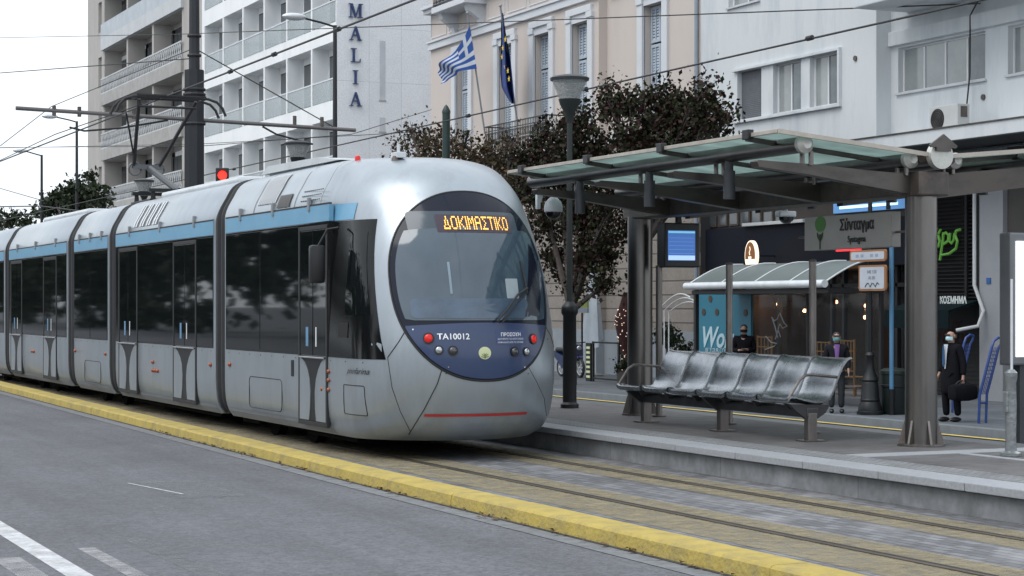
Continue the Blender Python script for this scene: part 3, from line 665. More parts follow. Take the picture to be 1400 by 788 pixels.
# roof vents and covers
vent(23.35, 24.15, .18, .8, tram, 11); vent(22.75, 23.25, .05, .32, tram, 10, False); 
roof_patch(24.25, 24.27, .02, .98, .004, m_rubber, 'roof_seam', tram); roof_patch(22.55, 22.565, .02, .98, .004, m_rubber, 'roof_seam', tram); roof_patch(21.55, 21.565, .02, .98, .004, m_rubber, 'roof_seam', tram)
for i in range(10):
    for j in range(3): x, z = roof_pt(.12+.1*j, .004); y = 22.58+.075*i-.95; mb = MB(); mb.box(XC+x-.006, XC+x+.006, y, y+.022, z-.006, z+.006); mb.build('roof_slot', m_dksteel, tram)
for i in range(4): vent(29.4+i*.42, 29.4+i*.42+.3, .12, .72, tram, 2)
mb = MB(); mb.box(XC-.7, XC+.75, 22.9, 25.2, 3.46, 3.57, .04); mb.build('roof_equipment', m_silver_roof, tram)
mb = MB(); mb.prism([(22.1,3.49),(22.9,3.575),(25.0,3.60),(25.3,3.5)], XC-.78, XC+.6, 'YZ'); mb.build('roof_fairing', m_silver_roof, tram)
for y0, y1 in ((27.0, 31.5), (37.2, 41.6)):
    mb = MB(); mb.box(XC-.6, XC+.6, y0, y1, 3.48, 3.60, .05); mb.build('roof_equipment', m_silver_roof, tram)
mb = MB(); mb.cyl((XC-.5, 20.95, 3.36), (XC-.5, 20.95, 3.46), .06, .03, 12); mb.build('antenna', m_dksteel, tram, smooth=True)
c = hit(489, 219, 0) or Vector((8.0, 21.2, 3.45)); mb = MB(); mb.lathe([(.035,-.02),(.035,.03),(.025,.05),(0.001,.06)], (c.x, c.y, c.z), 12); mb.build('roof_marker_light', m_red, tram, smooth=True)
c2 = hit(500, 217, 0) or Vector((8.1, 21.0, 3.46)); mb = MB(); mb.box(c2.x-.06, c2.x+.06, c2.y-.1, c2.y+.1, c2.z-.02, c2.z+.05, .01); mb.cyl((c2.x, c2.y, c2.z), (c2.x, c2.y, c2.z+.15), .02, n=8); mb.build('antenna', m_whitemetal, tram)
# cab side window, mirror, markers
ga, gb = hit(527,488,0), hit(513,328,0)
def gfront(z, d=0): return ga.y+(gb.y-ga.y)*(z-ga.z)/(gb.z-ga.z)+d
side_patch(-1, gfront, 21.25, 1.13, 2.70, .006, m_tglass2, 'cab_glazing', tram, 16)
side_patch(-1, lambda z: gfront(z, .10), 20.75, 1.62, 2.56, .010, m_tglass, 'cab_side_window', tram, 10)
side_patch(-1, 20.75, 21.28, 2.71, 2.90, .006, m_bluestripe, 'blue_stripe', tram, 6)
mr = MB(); mr.box(XC-HW-.30, XC-HW-.12, 21.02, 21.14, 1.98, 2.42, .04); mr.build('mirror', m_black, tram, smooth=True)
ma = MB(); ma.tube([(XC-HW+.02, 21.0, 2.62), (XC-HW-.10, 21.03, 2.60), (XC-HW-.2, 21.08, 2.40)], .014, 6); ma.build('mirror_arm', m_black, tram)
side_patch(-1, 20.62, 20.95, 1.36, 1.53, .012, mat('black_recess', (.003,.003,.004), .7), 'window_latch', tram, 4)
def sidept(px, py): return hit(px, py, 0)
for px, py in ((450,508),(450,520),(450,533),(441,532)):
    c = sidept(px, py)
    if c: mb = MB(); mb.sph((c.x-.008, c.y, c.z), .028, 6, (.7,1.2,.9)); mb.build('side_marker', m_orange, tram, smooth=True)
for Y, z in ((25.35, .93), (29.45, .72), (29.6, .72), (29.6, .85), (29.3,.72), (26.3, .9), (32.9, .9), (35.4, .9), (39.4, .8), (39.6, .8)):
    mb = MB(); mb.sph((XC-HW-.01, Y, z), .035, 6, (.7,1.3,.9)); mb.build('side_marker', m_orange, tram, smooth=True)
mb = MB(); mb.box(XC-HW-.012, XC-HW, 22.58, 22.66, .86, 1.06, .004); mb.build('door_opener', m_black, tram)
def side_out(name, y0, y1, z0, z1, r=.006):
    mb = MB(); pts = []
    for yy, zz in rr(y0, y1, z0, z1, .02):
        lo, hi = -1.0, .5
        for _ in range(22):
            mid = (lo+hi)/2
            if P(mid, zz).y > yy: lo = mid
            else: hi = mid
        p = P(lo, zz); pts.append((p.x-.001, yy, zz))
    mb.tube(pts, r, 5, closed=True); return mb.build(name, m_rubber, tram)
side_out('access_hatch', 20.18, 20.75, .50, .83)
me = text_mesh('pininfarina', .10, 0, shear=.5, xs=1.3); me.materials.clear(); me.materials.append(m_rubber)
for v in me.vertices:
    yy = 20.36-v.co.x; zz = .99+v.co.y; lo, hi = -1.0, .5
    for _ in range(22):
        mid = (lo+hi)/2
        if P(mid, zz).y > yy: lo = mid
        else: hi = mid
    p = P(lo, zz); v.co = (p.x-.008, yy, zz)
link('script_lettering', me, tram)
# rivets along the belt line and round the hatches
for y0, y1 in ((20.2, 21.2), (22.5, 25.4), (26.3, 32.0), (32.9, 35.4), (36.3, 42.1)):
    k = int((y1-y0)/.45)
    for i in range(k+1):
        y = y0+(y1-y0)*i/k; lo, hi = -1.0, .5
        if y < 25.6:
            for _ in range(22):
                mid = (lo+hi)/2
                if P(mid, 1.09).y > y: lo = mid
                else: hi = mid
            x = P(lo, 1.09).x
        else: x = XC-HW
        mb = MB(); mb.cyl((x-.004, y, 1.09), (x+.01, y, 1.09), .009, n=6); mb.build('rivet', m_dksteel, tram)
# pantograph
pg = MB(); YP = 33.35
pg.box(XC-.5, XC+.5, YP-.7, YP+.7, 3.50, 3.56, .01)
for sx in (-.42, .42):
    for sy in (-.6, .6): pg.cyl((XC+sx, YP+sy, 3.5), (XC+sx, YP+sy, 3.68), .05, .035, 10)
pg.box(XC-.5, XC+.5, YP-.65, YP-.55, 3.68, 3.74); pg.box(XC-.5, XC+.5, YP+.55, YP+.65, 3.68, 3.74)
pan = pg.build('pantograph', m_blackiron, tram)
KZ = zat(226, XC, YP); HZ = zat(136, XC, YP); KN = Vector((XC-.12, YP+.9, KZ)); HD = Vector((XC+.05, YP+.2, HZ))
a = MB(); a.tube([(XC+.1, YP-.35, 3.72), KN], .06, 8); a.tube([(XC+.22, YP-.1, 3.72), KN+Vector((.1,0,-.05))], .02, 6)
for dx in (-.26, .16): a.tube([KN+Vector((dx*1.0+.11*math.cos(R(t)), 0, .11*math.sin(R(t))-.02)) for t in range(0, 360, 30)], .018, 5, closed=True)
a.box(KN.x-.3, KN.x+.25, KN.y-.05, KN.y+.05, KN.z-.02, KN.z+.06); a.build('lower_arm', mat('grey_steel', (.12,.13,.14), .5, .4), pan, smooth=True)
a = MB(); a.tube([KN+Vector((-.28,0,0)), HD+Vector((-.52,0,0))], .032, 6); a.tube([KN+Vector((.16,0,0)), HD+Vector((.5,0,0))], .032, 6); a.tube([KN+Vector((-.26,0,.1)), HD+Vector((-.75,0,-.25))], .016, 6); a.build('upper_arm', m_wire, pan, smooth=True)
a = MB()
for dy in (-.22, .22):
    a.tube([HD+Vector((x, dy, z)) for x, z in ((-.98,-.26),(-.92,-.12),(-.82,-.02),(-.66,.03),(0,.045),(.66,.03),(.82,-.02),(.92,-.12),(.98,-.26))], .024, 8)
    a.box(HD.x-.62, HD.x+.62, HD.y+dy-.03, HD.y+dy+.03, HD.z+.05, HD.z+.075)
for x in (-.6, .6): a.tube([HD+Vector((x, -.22, .02)), HD+Vector((x, .22, .02))], .02, 6)
a.tube([HD+Vector((-.52,0,-.12)), HD+Vector((.5,0,-.12))], .022, 6); a.tube([HD+Vector((-.52,0,0)), HD+Vector((-.52,0,-.12))], .02, 6); a.build('pan_head', m_wire, pan, smooth=True)
# ------------------------------------------------------------------ platform furniture
m_roofglass = translmat('frosted_green_glass', (.30,.38,.36), (.66,.78,.75))
m_trim = mat('weathered_trim', (.46,.42,.37), .5, .5, .15, 6)
m_colsteel = mat('column_steel', (.19,.18,.173), .30, 1.0, .15, 4, 0, 120, stretch=(1,1,.2), dirt=(.09,.078,.07), dirt_amt=.4, dirt_scale=1.6)
m_cap = mat('disc_metal', (.55,.55,.52), .45, .5, .15, 9)
m_fixture = mat('fixture_grey', (.05,.055,.062), .45, .4, .15, 6)
COLX, COLY = 12.12, (16.42, 22.55)
can = thing('platform_canopy', 'steel platform canopy with green glass butterfly roof on two thick round columns', 'canopy', (COLX, 19.4, PZ))
for cy in COLY:
    mb = MB(); mb.cyl((COLX, cy, PZ), (COLX, cy, 2.9), .165, n=40); c_ = mb.build('column', m_colsteel, can, smooth=True)
    for k in range(6):
        a = R(60*k+20); ca, sa = math.cos(a), math.sin(a); q = MB(); t = .012
        pts = [(.16,PZ),(.235,PZ),(.23,PZ+.03),(.168,PZ+.26)]
        vs = [(COLX+ca*r-sa*s*t, cy+sa*r+ca*s*t, z) for s in (-1, 1) for r, z in pts]; q.add(vs, [(0,1,2,3),(7,6,5,4),(0,4,5,1),(1,5,6,2),(2,6,7,3),(3,7,4,0)]); q.build('base_gusset', m_steel, c_)
    q = MB(); q.cyl((COLX, cy, PZ), (COLX, cy, PZ+.02), .245, n=32); q.build('base_plate', m_steel, c_)
mb = MB(); mb.box(COLX-.15, COLX+.15, 16.55, 22.75, 2.865, 3.08, .02); mb.build('main_beam', m_beam, can)
mb = MB(); mb.box(COLX-.19, COLX+.19, 16.2, 16.62, 2.85, 3.10, .02); mb.build('beam_end', m_beam, can)
m_arm = mat('arm_steel', (.105,.095,.088), .4, .75, .35, 5, stretch=(.4,1,1), dirt=(.075,.055,.042), dirt_amt=.6, dirt_scale=2.5)  # arm colour darkened, with the shade below the roof put into it
for cy in (16.42, 18.12, 19.85, 21.55):
    L_ = [(COLX-.15,2.87),(11.3,2.955),(10.7,3.04),(10.12,3.10),(10.1,3.15),(10.12,3.165),(10.8,3.14),(11.4,3.10),(COLX-.15,3.075)]
    mb = MB(); mb.prism(L_, cy-.07, cy+.07, 'XZ'); mb.build('cantilever_arm', m_arm, can)
    mb = MB(); mb.box(10.0+.1, 11.9, cy-.11, cy+.11, 3.165, 3.175); 
    Rr = [(COLX+.15,2.835),(14.0,3.05),(14.02,3.25),(COLX+.15,3.08)]
    mb2 = MB(); mb2.prism(Rr, cy-.06, cy+.06, 'XZ'); mb2.build('cantilever_arm', m_arm, can)
    mb.prism([(COLX-.1,3.075),(11.4,3.10),(10.8,3.14),(10.12,3.165),(10.12,3.18),(10.8,3.156),(11.4,3.116),(COLX-.1,3.09)], cy-.1, cy+.1, 'XZ') if False else None
    for x, z0, z1 in ((10.72,3.13,3.27),(11.88,3.06,3.17),(12.46,3.09,3.17),(13.6,3.16,3.22)):
        
        for dy in (-.08, .08): st = MB(); st.cyl((x, cy+dy, z0), (x, cy+dy, z1), .025, n=10); st.build('stub_post', m_steel, can, smooth=True)
for x, z, r in ((10.62,3.335,.085),(11.90,3.225,.085),(12.46,3.225,.075),(13.65,3.29,.08)):
    mb = MB(); mb.cyl((x, 16.32, z), (x, 22.7, z), r, n=20); tb = mb.build('roof_tube', m_colsteel, can, smooth=True)
    mb = MB(); mb.lathe([(r*.1,-.03),(r*.55,-.045),(r*.8,-.02),(r*1.12,0),(r*1.12,.05)], (x, 16.29, z), 24, 'Y'); mb.build('tube_cap', m_cap, tb, smooth=True)
YS = [16.25+6.3*k/4 for k in range(5)]
YS = [16.2, 16.75, 18.55, 20.35, 22.2, 22.62]
for k in range(len(YS)-1):
    for (xa, za, xb, zb) in ((10.28,3.44,12.0,3.26),(12.36,3.26,14.15,3.43)):
        y0, y1 = YS[k]+.015, YS[k+1]-.015; mb = MB(); vs = []
        for dz in (0, .014): vs += [(xa, y0, za+dz), (xb, y0, zb+dz), (xb, y1, zb+dz), (xa, y1, za+dz)]
        mb.add(vs, [(0,1,2,3),(4,7,6,5),(0,4,5,1),(1,5,6,2),(2,6,7,3),(3,7,4,0)]); mb.build('glass_panel', m_roofglass, can)
for y in YS[1:-1]:
    for (xa, za, xb, zb) in ((10.22,3.435,12.0,3.25),(12.36,3.25,14.2,3.425)):
        mb = MB(); mb.prism([(xa, za-.05),(xb, zb-.05),(xb, zb-.004),(xa, za-.004)], y-.03, y+.03); mb.build('roof_rib', m_dksteel, can)
    mb = MB(); mb.box(10.20, 10.27, y-.06, y+.06, 3.40, 3.50, .008); mb.build('edge_clip', m_black, can)
mb = MB(); mb.box(10.235, 10.275, 16.2, 22.62, 3.425, 3.465, .004); mb.build('edge_trim', m_trim, can)
mb = MB(); mb.box(14.155, 14.2, 16.2, 22.62, 3.415, 3.455, .004); mb.build('edge_trim', m_trim, can)
for xa, za, xb, zb in ((10.235,3.43,12.05,3.255),(12.3,3.25,14.2,3.42)):
    for y in (16.17, 22.63):
        mb = MB(); mb.prism([(xa, za-.012),(xb, zb-.012),(xb, zb+.032),(xa, za+.032)], y-.015, y+.015); mb.build('edge_trim', m_trim, can)
# gutter disc with its small roof-shaped cap
mb = MB(); mb.cyl((COLX+.04, 16.12, 3.26), (COLX+.04, 16.2, 3.26), .14, n=32); dsc = mb.build('gutter_disc', m_cap, can, smooth=True)
mb = MB(); mb.prism([(COLX+.04-.17,3.36),(COLX+.04,3.475),(COLX+.04+.17,3.36),(COLX+.04+.155,3.335),(COLX+.04+.09,3.34),(COLX+.04+.09,3.3),(COLX+.04-.09,3.3),(COLX+.04-.09,3.34),(COLX+.04-.155,3.335)], 16.09, 16.115); mb.build('disc_cap', m_dksteel, dsc)
mb = MB(); mb.prism([(11.98,3.19),(12.4,3.19),(12.44,3.26),(11.94,3.26)], 16.25, 22.7); mb.build('valley_gutter', m_dksteel, can)
for px in (793, 888, 997):
    Y = yat(px, 10.62); mb = MB(); mb.cyl((10.62, Y, 3.14), (10.62, Y, 3.3), .045, n=16); mb.cyl((10.62, Y, 2.86), (10.62, Y, 3.16), .064, n=24); mb.build('downlight', m_fixture, can, smooth=True)
for y in (17.3, 19.0, 20.7):
    mb = MB(); mb.cyl((13.6, y, 2.95), (13.6, y, 3.22), .06, n=20); mb.build('downlight', m_fixture, can, smooth=True)

# station name sign, hung on the column line
m_signface = mat('sign_metal', (.34,.325,.31), .5, .35, .08, 3)
ya, yb = yat(1106, COLX), yat(1225, COLX)
sg = thing('station_sign', 'brushed metal station sign with green tree emblem lettered Σύνταγμα, Syntagma', 'station sign', (COLX, (ya+yb)/2, 2.35))
mb = MB(); mb.box(COLX-.06, COLX+.06, yb, ya, 2.345, 2.72, .006); mb.build('sign_board', m_signface, sg)
m_dktxt = mat('dark_lettering', (.02,.02,.025), .5)
text('station_name', 'Σύνταγμα', .17, (COLX-.068, yat(1178, COLX), 2.60), '-X', m_dktxt, sg, .003, xs=.8, bold=.003)
text('station_name', 'Syntagma', .105, (COLX-.068, yat(1178, COLX), 2.445), '-X', m_dktxt, sg, .003, xs=.85)
text('station_name', 'Σύνταγμα', .17, (COLX+.068, yat(1178, COLX), 2.60), '-X', m_dktxt, sg, .001, xs=.8)
m_grn = mat('green_emblem', (.06,.17,.04), .5)
yt = yat(1128, COLX); mb = MB(); mb.prism([(yt+.105*math.cos(R(a)), 2.635+.085*math.sin(R(a))) for a in range(-15, 200, 8)]+[(yt-.085, 2.58), (yt-.04,2.55),(yt+.04,2.55),(yt+.085,2.58)], COLX-.066, COLX-.06, 'YZ'); mb.build('tree_emblem', m_grn, sg)
mb = MB(); xx = COLX-.07
for pts in ([(0,2.355),(0,2.5)], [(0,2.44),(.045,2.5),(.05,2.54)], [(0,2.44),(-.045,2.5),(-.05,2.54)], [(0,2.47),(.02,2.52)], [(0,2.47),(-.02,2.52)]): mb.tube([(xx, yt+a, b) for a, b in pts], .007, 5)
mb.build('emblem_stem', mat('dark_green', (.02,.06,.02), .5), sg)
for y in (yb-.09, ya+.09): mb = MB(); mb.cyl((COLX, y-.12, 2.5), (COLX, y+.12, 2.5), .012, n=8); mb.build('sign_bracket', m_steel, sg)

# passenger information screen
Y = 21.9; x0, x1 = xat(909, Y), xat(957, Y)
ms = thing('information_screen', 'black hanging information screen showing blue departure table', 'display screen', ((x0+x1)/2, Y, 2.2))
mb = MB(); mb.box(x0, x1, Y, Y+.22, 2.22, 2.80, .02); mb.build('housing', m_black, ms)
mb = MB(); mb.box(x0+.045, x1-.075, Y-.006, Y+.01, 2.31, 2.70); scn = mb.build('screen', emit('screen_blue', (.045,.12,.34), .75), ms)
for i in range(5): mb = MB(); mb.box(x0+.06, x1-.09, Y-.009, Y-.006, 2.40+.05*i, 2.404+.05*i); mb.build('screen_line', emit('screen_line_blue', (.12,.22,.5), .8), scn)
mb = MB(); mb.box(x0+.05, x1-.08, Y-.009, Y-.006, 2.315, 2.375); mb.build('screen_band', emit('screen_pale', (.35,.5,.75), .8), scn)
mb = MB(); mb.box(x0+.05, x1-.08, Y-.009, Y-.006, 2.665, 2.69); mb.build('screen_band', emit('screen_cyan', (.15,.4,.55), .8), scn)
mb = MB(); mb.box((x0+x1)/2-.03, (x0+x1)/2+.03, Y+.08, Y+.14, 2.8, 2.9); mb.build('bracket', m_black, ms)

# dome camera on the canopy's far end
Y = 22.75; cx = xat(752, Y)
cc = thing('security_camera', 'white dome security camera on a wall arm under the canopy end', 'security camera', (cx, Y, 2.9))
mb = MB(); mb.lathe([(.03,.17),(.05,.16),(.105,.10),(.12,.04),(.12,-.02),(.11,-.03)], (cx, Y-.1, 2.97), 24); mb.build('camera_housing', m_whitemetal, cc, smooth=True)
mb = MB(); mb.lathe([(.1,-.03),(.095,-.07),(.06,-.11),(.001,-.125)], (cx, Y-.1, 2.97), 24); mb.build('smoked_dome', m_lens, cc, smooth=True)
mb = MB(); mb.tube([(cx, Y-.1, 3.12), (cx-.02, Y-.08, 3.2), (cx-.12, Y, 3.18), (cx-.16, Y, 3.08)], .03, 10); mb.box(cx-.2, cx-.15, Y-.03, Y+.03, 2.98, 3.2, .01); mb.build('camera_arm', m_whitemetal, cc, smooth=True)
# slim posts behind the bench
posts = None
for px, lab in ((901,'slim grey steel post behind the left end of the bench, beside the canopy column'), (997,'slim grey steel post behind the middle of the bench'), (1111,'slim grey steel post behind the right end of the bench, below the station sign')):
    Y = yat(px, 12.15)
    t = thing('steel_post', lab, 'post', (12.15, Y, PZ), 'slim posts behind the bench')
    mb = MB(); mb.cyl((12.15, Y, PZ), (12.15, Y, 2.22), .042, n=20); mb.build('post_tube', m_steel, t, smooth=True)
    mb = MB(); mb.lathe([(.045,0),(.045,.02),(.02,.035)], (12.15, Y, 2.22), 16); mb.build('post_cap', m_dksteel, t, smooth=True)
    mb = MB(); mb.cyl((12.15, Y, PZ), (12.15, Y, PZ+.015), .09, n=20); mb.build('base_plate', m_dksteel, t, smooth=True)

# bench with six steel seat shells
m_seat = mat('seat_steel', (.36,.38,.405), .27, .95, .22, 5, .03, 9, dirt=(.15,.16,.17), dirt_amt=.5, dirt_scale=3)
m_seatdk = mat('seat_underside', (.07,.07,.075), .4, .6, .2, 5)
BX = 11.10; y_l, y_r = 21.3, 17.33
bench = thing('platform_bench', 'long steel platform bench with six curved seat shells and two arm loops', 'bench', (11.5, 19.3, PZ))
prof = [(0,.425),(.005,.45),(.03,.462),(.09,.458),(.2,.43),(.33,.405),(.44,.405),(.52,.44),(.575,.51),(.61,.60),(.65,.70),(.70,.80),(.75,.86),(.79,.882),(.815,.878)]
N = 6; pitch = (y_l-y_r)/N
for i in range(N):
    ya_, yb_ = y_r+i*pitch+.022, y_r+(i+1)*pitch-.022; mb = MB(); n = len(prof); V = []; ks = [0,.05,.12,.5,.88,.95,1]
    for k in ks:
        y = ya_+(yb_-ya_)*k; e = .022*max(0, 1-min(k, 1-k)/.12)**1.5; 
        for j, (a, b) in enumerate(prof):
            # side lips curl up; back narrows very slightly
            nx = -e*.6 if j > 7 else 0; V.append((BX+a+nx, y, PZ+b+(e if j <= 9 else e*.5)))
    m_ = len(V)
    V += [(x+.012, y, z-.02) for x, y, z in V]
    fs = []
    for k in range(len(ks)-1):
        for j in range(n-1): fs += [(k*n+j, k*n+j+1, (k+1)*n+j+1, (k+1)*n+j), (m_+k*n+j, m_+(k+1)*n+j, m_+(k+1)*n+j+1, m_+k*n+j+1)]
    for k in range(len(ks)-1): fs += [(k*n, (k+1)*n, m_+(k+1)*n, m_+k*n), (k*n+n-1, m_+k*n+n-1, m_+(k+1)*n+n-1, (k+1)*n+n-1)]
    for j in range(n-1): fs += [(j, m_+j, m_+j+1, j+1), ((len(ks)-1)*n+j, (len(ks)-1)*n+j+1, m_+(len(ks)-1)*n+j+1, m_+(len(ks)-1)*n+j)]
    mb.add(V, fs); sh = mb.build('seat_shell', m_seat, bench, smooth=50)
    ym = (ya_+yb_)/2
    b = MB(); b.prism([(BX+.14, PZ+.40),(BX+.25, PZ+.375),(BX+.45, PZ+.365),(BX+.42, PZ+.33),(BX+.2, PZ+.33)], ym-.02, ym+.02); b.build('shell_bracket', m_seatdk, sh)
mb = MB(); mb.box(BX+.25, BX+.40, y_r+.05, y_l-.1, PZ+.25, PZ+.36, .02); mb.build('bench_beam', m_seatdk, bench)
for Y in (17.42, 19.25, 21.1):
    mb = MB(); mb.box(BX+.27, BX+.38, Y-.045, Y+.045, PZ, PZ+.30, .008); mb.box(BX+.2, BX+.46, Y-.10, Y+.10, PZ, PZ+.012); mb.build('leg', m_steel, bench)
    mb = MB(); mb.prism([(BX+.05,PZ+.395),(BX+.55,PZ+.385),(BX+.5,PZ+.30),(BX+.4,PZ+.24),(BX+.25,PZ+.24),(BX+.12,PZ+.33)], Y-.03, Y+.03); mb.build('seat_bracket', m_seatdk, bench)
for Y in (y_r+.06, y_l-.02):
    mb = MB(); pts = [(BX+.02,.45),(BX+.10,.56),(BX+.17,.66),(BX+.25,.705),(BX+.34,.705),(BX+.5,.69),(BX+.66,.675)]
    mb.tube([(x, Y, PZ+z) for x, z in pts], .016, 8); mb.build('armrest', m_steel, bench, smooth=True)

# lamp posts of the avenue
def lamp_post(x, y, z0, ht, label, sc_=1.0, lean=None):
    t = thing('street_lamp', label, 'street lamp', (x, y, z0), 'lamp posts with glass cone heads')
    mb = MB(); mb.lathe([(.13,0),(.13,.05),(.1,.08),(.095,1.30),(.12,1.34),(.12,1.42),(.105,1.45),(.06,1.5)], (x, y, z0), 20); mb.build('post_base', m_blackiron, t, smooth=True)
    mb = MB(); mb.cyl((x, y, z0+1.4), (x, y, z0+ht-.5), .044, .038, n=14); mb.build('post', m_greygreen, t, smooth=True)
    zt = z0+ht; mb = MB(); mb.lathe([(.05,-.62),(.07,-.5),(.14,-.37),(.16,-.30)], (x, y, zt), 20); mb.build('lamp_cup', m_greygreen, t, smooth=True)
    mb = MB(); mb.lathe([(.15,-.30),(.25,-.03),(.235,-.03),(.14,-.29)], (x, y, zt), 28); mb.build('glass_cone', glassmat('lamp_cone_glass', (.40,.42,.42), .42, .05, .02), t, smooth=True)
    mb = MB(); mb.lathe([(.272,-.035),(.28,0),(.24,.025),(.1,.05),(.001,.055)], (x, y, zt), 28); mb.build('lamp_lid', m_fixture, t, smooth=True)
    mb = MB()
    for k in range(5): mb.lathe([(.03,-.3+.05*k),(.075,-.29+.05*k),(.075,-.275+.05*k),(.03,-.265+.05*k)], (x, y, zt), 16)
    mb.build('louvre_stack', m_whitemetal, t, smooth=True); return t
lamp_post(12.04, 24.5, PZ, 4.66, 'green street lamp with glass cone head rising beside the right flank of the tram nose')
Y = yat(407, 12.6); lamp_post(12.6, Y, -.4, zat(196, 12.6, Y)+.4, 'street lamp head with ribbed glass cone showing over the tram roof below the hotel')
Y = yat(197, 12.6); lamp_post(12.6, Y, -.4, zat(247, 12.6, Y)+.4, 'distant cone-headed street lamp just over the tram roof by the pantograph')

# catenary mast, bracket arms
MX, MY = 10.45, 38.7
mast = thing('catenary_mast', 'dark grey catenary mast with cross arm rising behind the tram', 'overhead line mast', (MX, MY, 0))
m_mast = mat('mast_paint', (.025,.027,.032), .5, .3, .2, 2)
mb = MB(); mb.cyl((MX, MY, -.1), (MX, MY, 6.55), .215, .205, 8); mb.build('lower_mast', m_mast, mast)
mb = MB(); mb.cyl((MX, MY, 6.5), (MX, MY, 9.2), .115, .10, 8); mb.build('upper_mast', m_mast, mast)
for z in (5.45, 6.05, 6.15, 6.85, 7.25): mb = MB(); mb.lathe([(.23 if z < 6.5 else .14, -.025), (.24 if z < 6.5 else .15, 0), (.23 if z < 6.5 else .14, .025)], (MX, MY, z), 12); mb.build('mast_band', m_wire, mast)
mb = MB(); mb.tube([(6.85, MY, 5.62), (13.95, MY, 5.45)], .042, 10); ar = mb.build('cross_arm', mat('arm_grey', (.14,.13,.13), .5, .4), mast, smooth=True)
for x in (7.6, 8.1, 9.2, 12.6, 13.2): mb = MB(); mb.cyl((x, MY, 5.5), (x, MY, 5.7), .04, n=10); mb.build('insulator', m_dksteel, ar, smooth=True)
for q_ in ([(9.9, MY, 5.5), (8.9, MY, 5.3), (8.2, MY, 5.22), (7.9, MY-.02, 5.28)], [(11.9, MY, 5.45), (12.2, MY, 5.3), (13.0, MY, 5.12)]): mb = MB(); mb.tube(q_, .02, 6); mb.build('steady_arm', m_wire, ar, smooth=True)

# traffic light
Y = 37.0; tx = xat(304, Y); z = zat(240, tx, Y)
tl = thing('traffic_light', 'black traffic light head showing red above the tram roof', 'traffic light', (tx, Y, 0))
mb = MB(); mb.cyl((tx, Y+.1, 0), (tx, Y+.1, z-.1), .05, n=12); mb.build('pole', m_mast, tl, smooth=True)
mb = MB(); mb.box(tx-.13, tx+.13, Y, Y+.2, z-.72, z+.15, .02); mb.build('signal_housing', m_black, tl)
mb = MB(); mb.cyl((tx, Y-.03, z), (tx, Y+.01, z), .088, n=24); mb.build('red_lamp', emit('red_signal', (1,.02,.012), 2.6), tl)
for dz in (.28, .54): mb = MB(); mb.cyl((tx, Y-.03, z-dz), (tx, Y+.01, z-dz), .085, n=24); mb.build('unlit_lamp', mat('unlit_lens', (.03,.03,.02), .2), tl)
mb = MB(); mb.lathe([(.105,.0),(.10,-.15),(.097,-.15),(.10,.0)], (tx, Y, z), 20, 'Y'); mb.build('visor', m_black, tl, smooth=True); tl.rotation_euler.z = -math.atan2(tx, Y)

# tall street lamps with side arms
def arm_lamp(px, X, ptop, arm, label):
    Y = yat(px, X); z = zat(ptop, X, Y); t = thing('arm_street_lamp', label, 'street lamp', (X, Y, ZP), 'tall street lamps with side arms')
    mb = MB(); mb.cyl((X, Y, ZP), (X, Y, z), .10, .065, 12); mb.build('post', m_mast, t, smooth=True)
    mb = MB(); mb.tube([(X, Y, z-.05), (X-.4, Y, z+.05), (X-arm, Y, z+.18)], .035, 8); mb.build('arm', m_mast, t, smooth=True)
    mb = MB(); mb.sph((X-arm-.3, Y, z+.2), .42, 8, (1,.45,.3)); mb.build('lamp_head', m_whitemetal, t, smooth=True)
arm_lamp(458, 21.0, 35, 1.1, 'tall street lamp with pale head on side arm in front of the hotel side wall')
arm_lamp(105, 21.0, 166, 1.1, 'taller of the two far street lamps against the white sky')
arm_lamp(57, 21.0, 212, .9, 'lower, farther street lamp against the white sky at the left edge')

# ticket validator and lit advertising panel at the right edge
m_wrap = mat('film_wrapped_metal', (.26,.28,.29), .3, .6, .12, 9, .35, 18)
Y = 14.9; X = xat(1382, Y)
vp = thing('barrier_stub', 'short silver film-wrapped post with thin rod on top at the platform right edge', 'post', (X, Y, PZ))
mb = MB(); mb.lathe([(.10,0),(.10,.03),(.055,.05),(.05,.2),(.056,.5),(.05,.7),(.062,.75),(.062,.80),(.03,.83)], (X, Y, PZ), 16); mb.build('wrapped_tube', m_wrap, vp, smooth=True)
mb = MB(); mb.box(X-.075, X-.045, Y-.03, Y+.03, PZ+.42, PZ+.62, .008); mb.build('clamp', m_wrap, vp)
mb = MB(); mb.cyl((X+.01, Y, PZ+.8), (X+.01, Y, PZ+1.7), .012, n=8); mb.build('rod', m_whitemetal, vp, smooth=True)
Y = 16.2; x0 = xat(1381, Y)
ad = thing('advertising_panel', 'lit white advertising panel in a grey frame at the right picture edge', 'advertising panel', (x0+.6, Y, PZ))
zt, zb_ = zat(318, x0, Y), zat(500, x0, Y)
mb = MB(); mb.box(x0, x0+1.35, Y, Y+.18, zb_, zt, .02); mb.build('frame', mat('panel_frame_grey', (.16,.17,.18), .4, .5), ad)
mb = MB(); mb.box(x0+.075, x0+1.27, Y-.012, Y+.01, zb_+.09, zt-.09); mb.build('lit_face', emit('lit_poster', (1,1,1), 1.4), ad)
for dx in (.2, 1.15): mb = MB(); mb.box(x0+dx-.04, x0+dx+.04, Y+.04, Y+.14, PZ, zb_); mb.build('leg', m_fixture, ad)

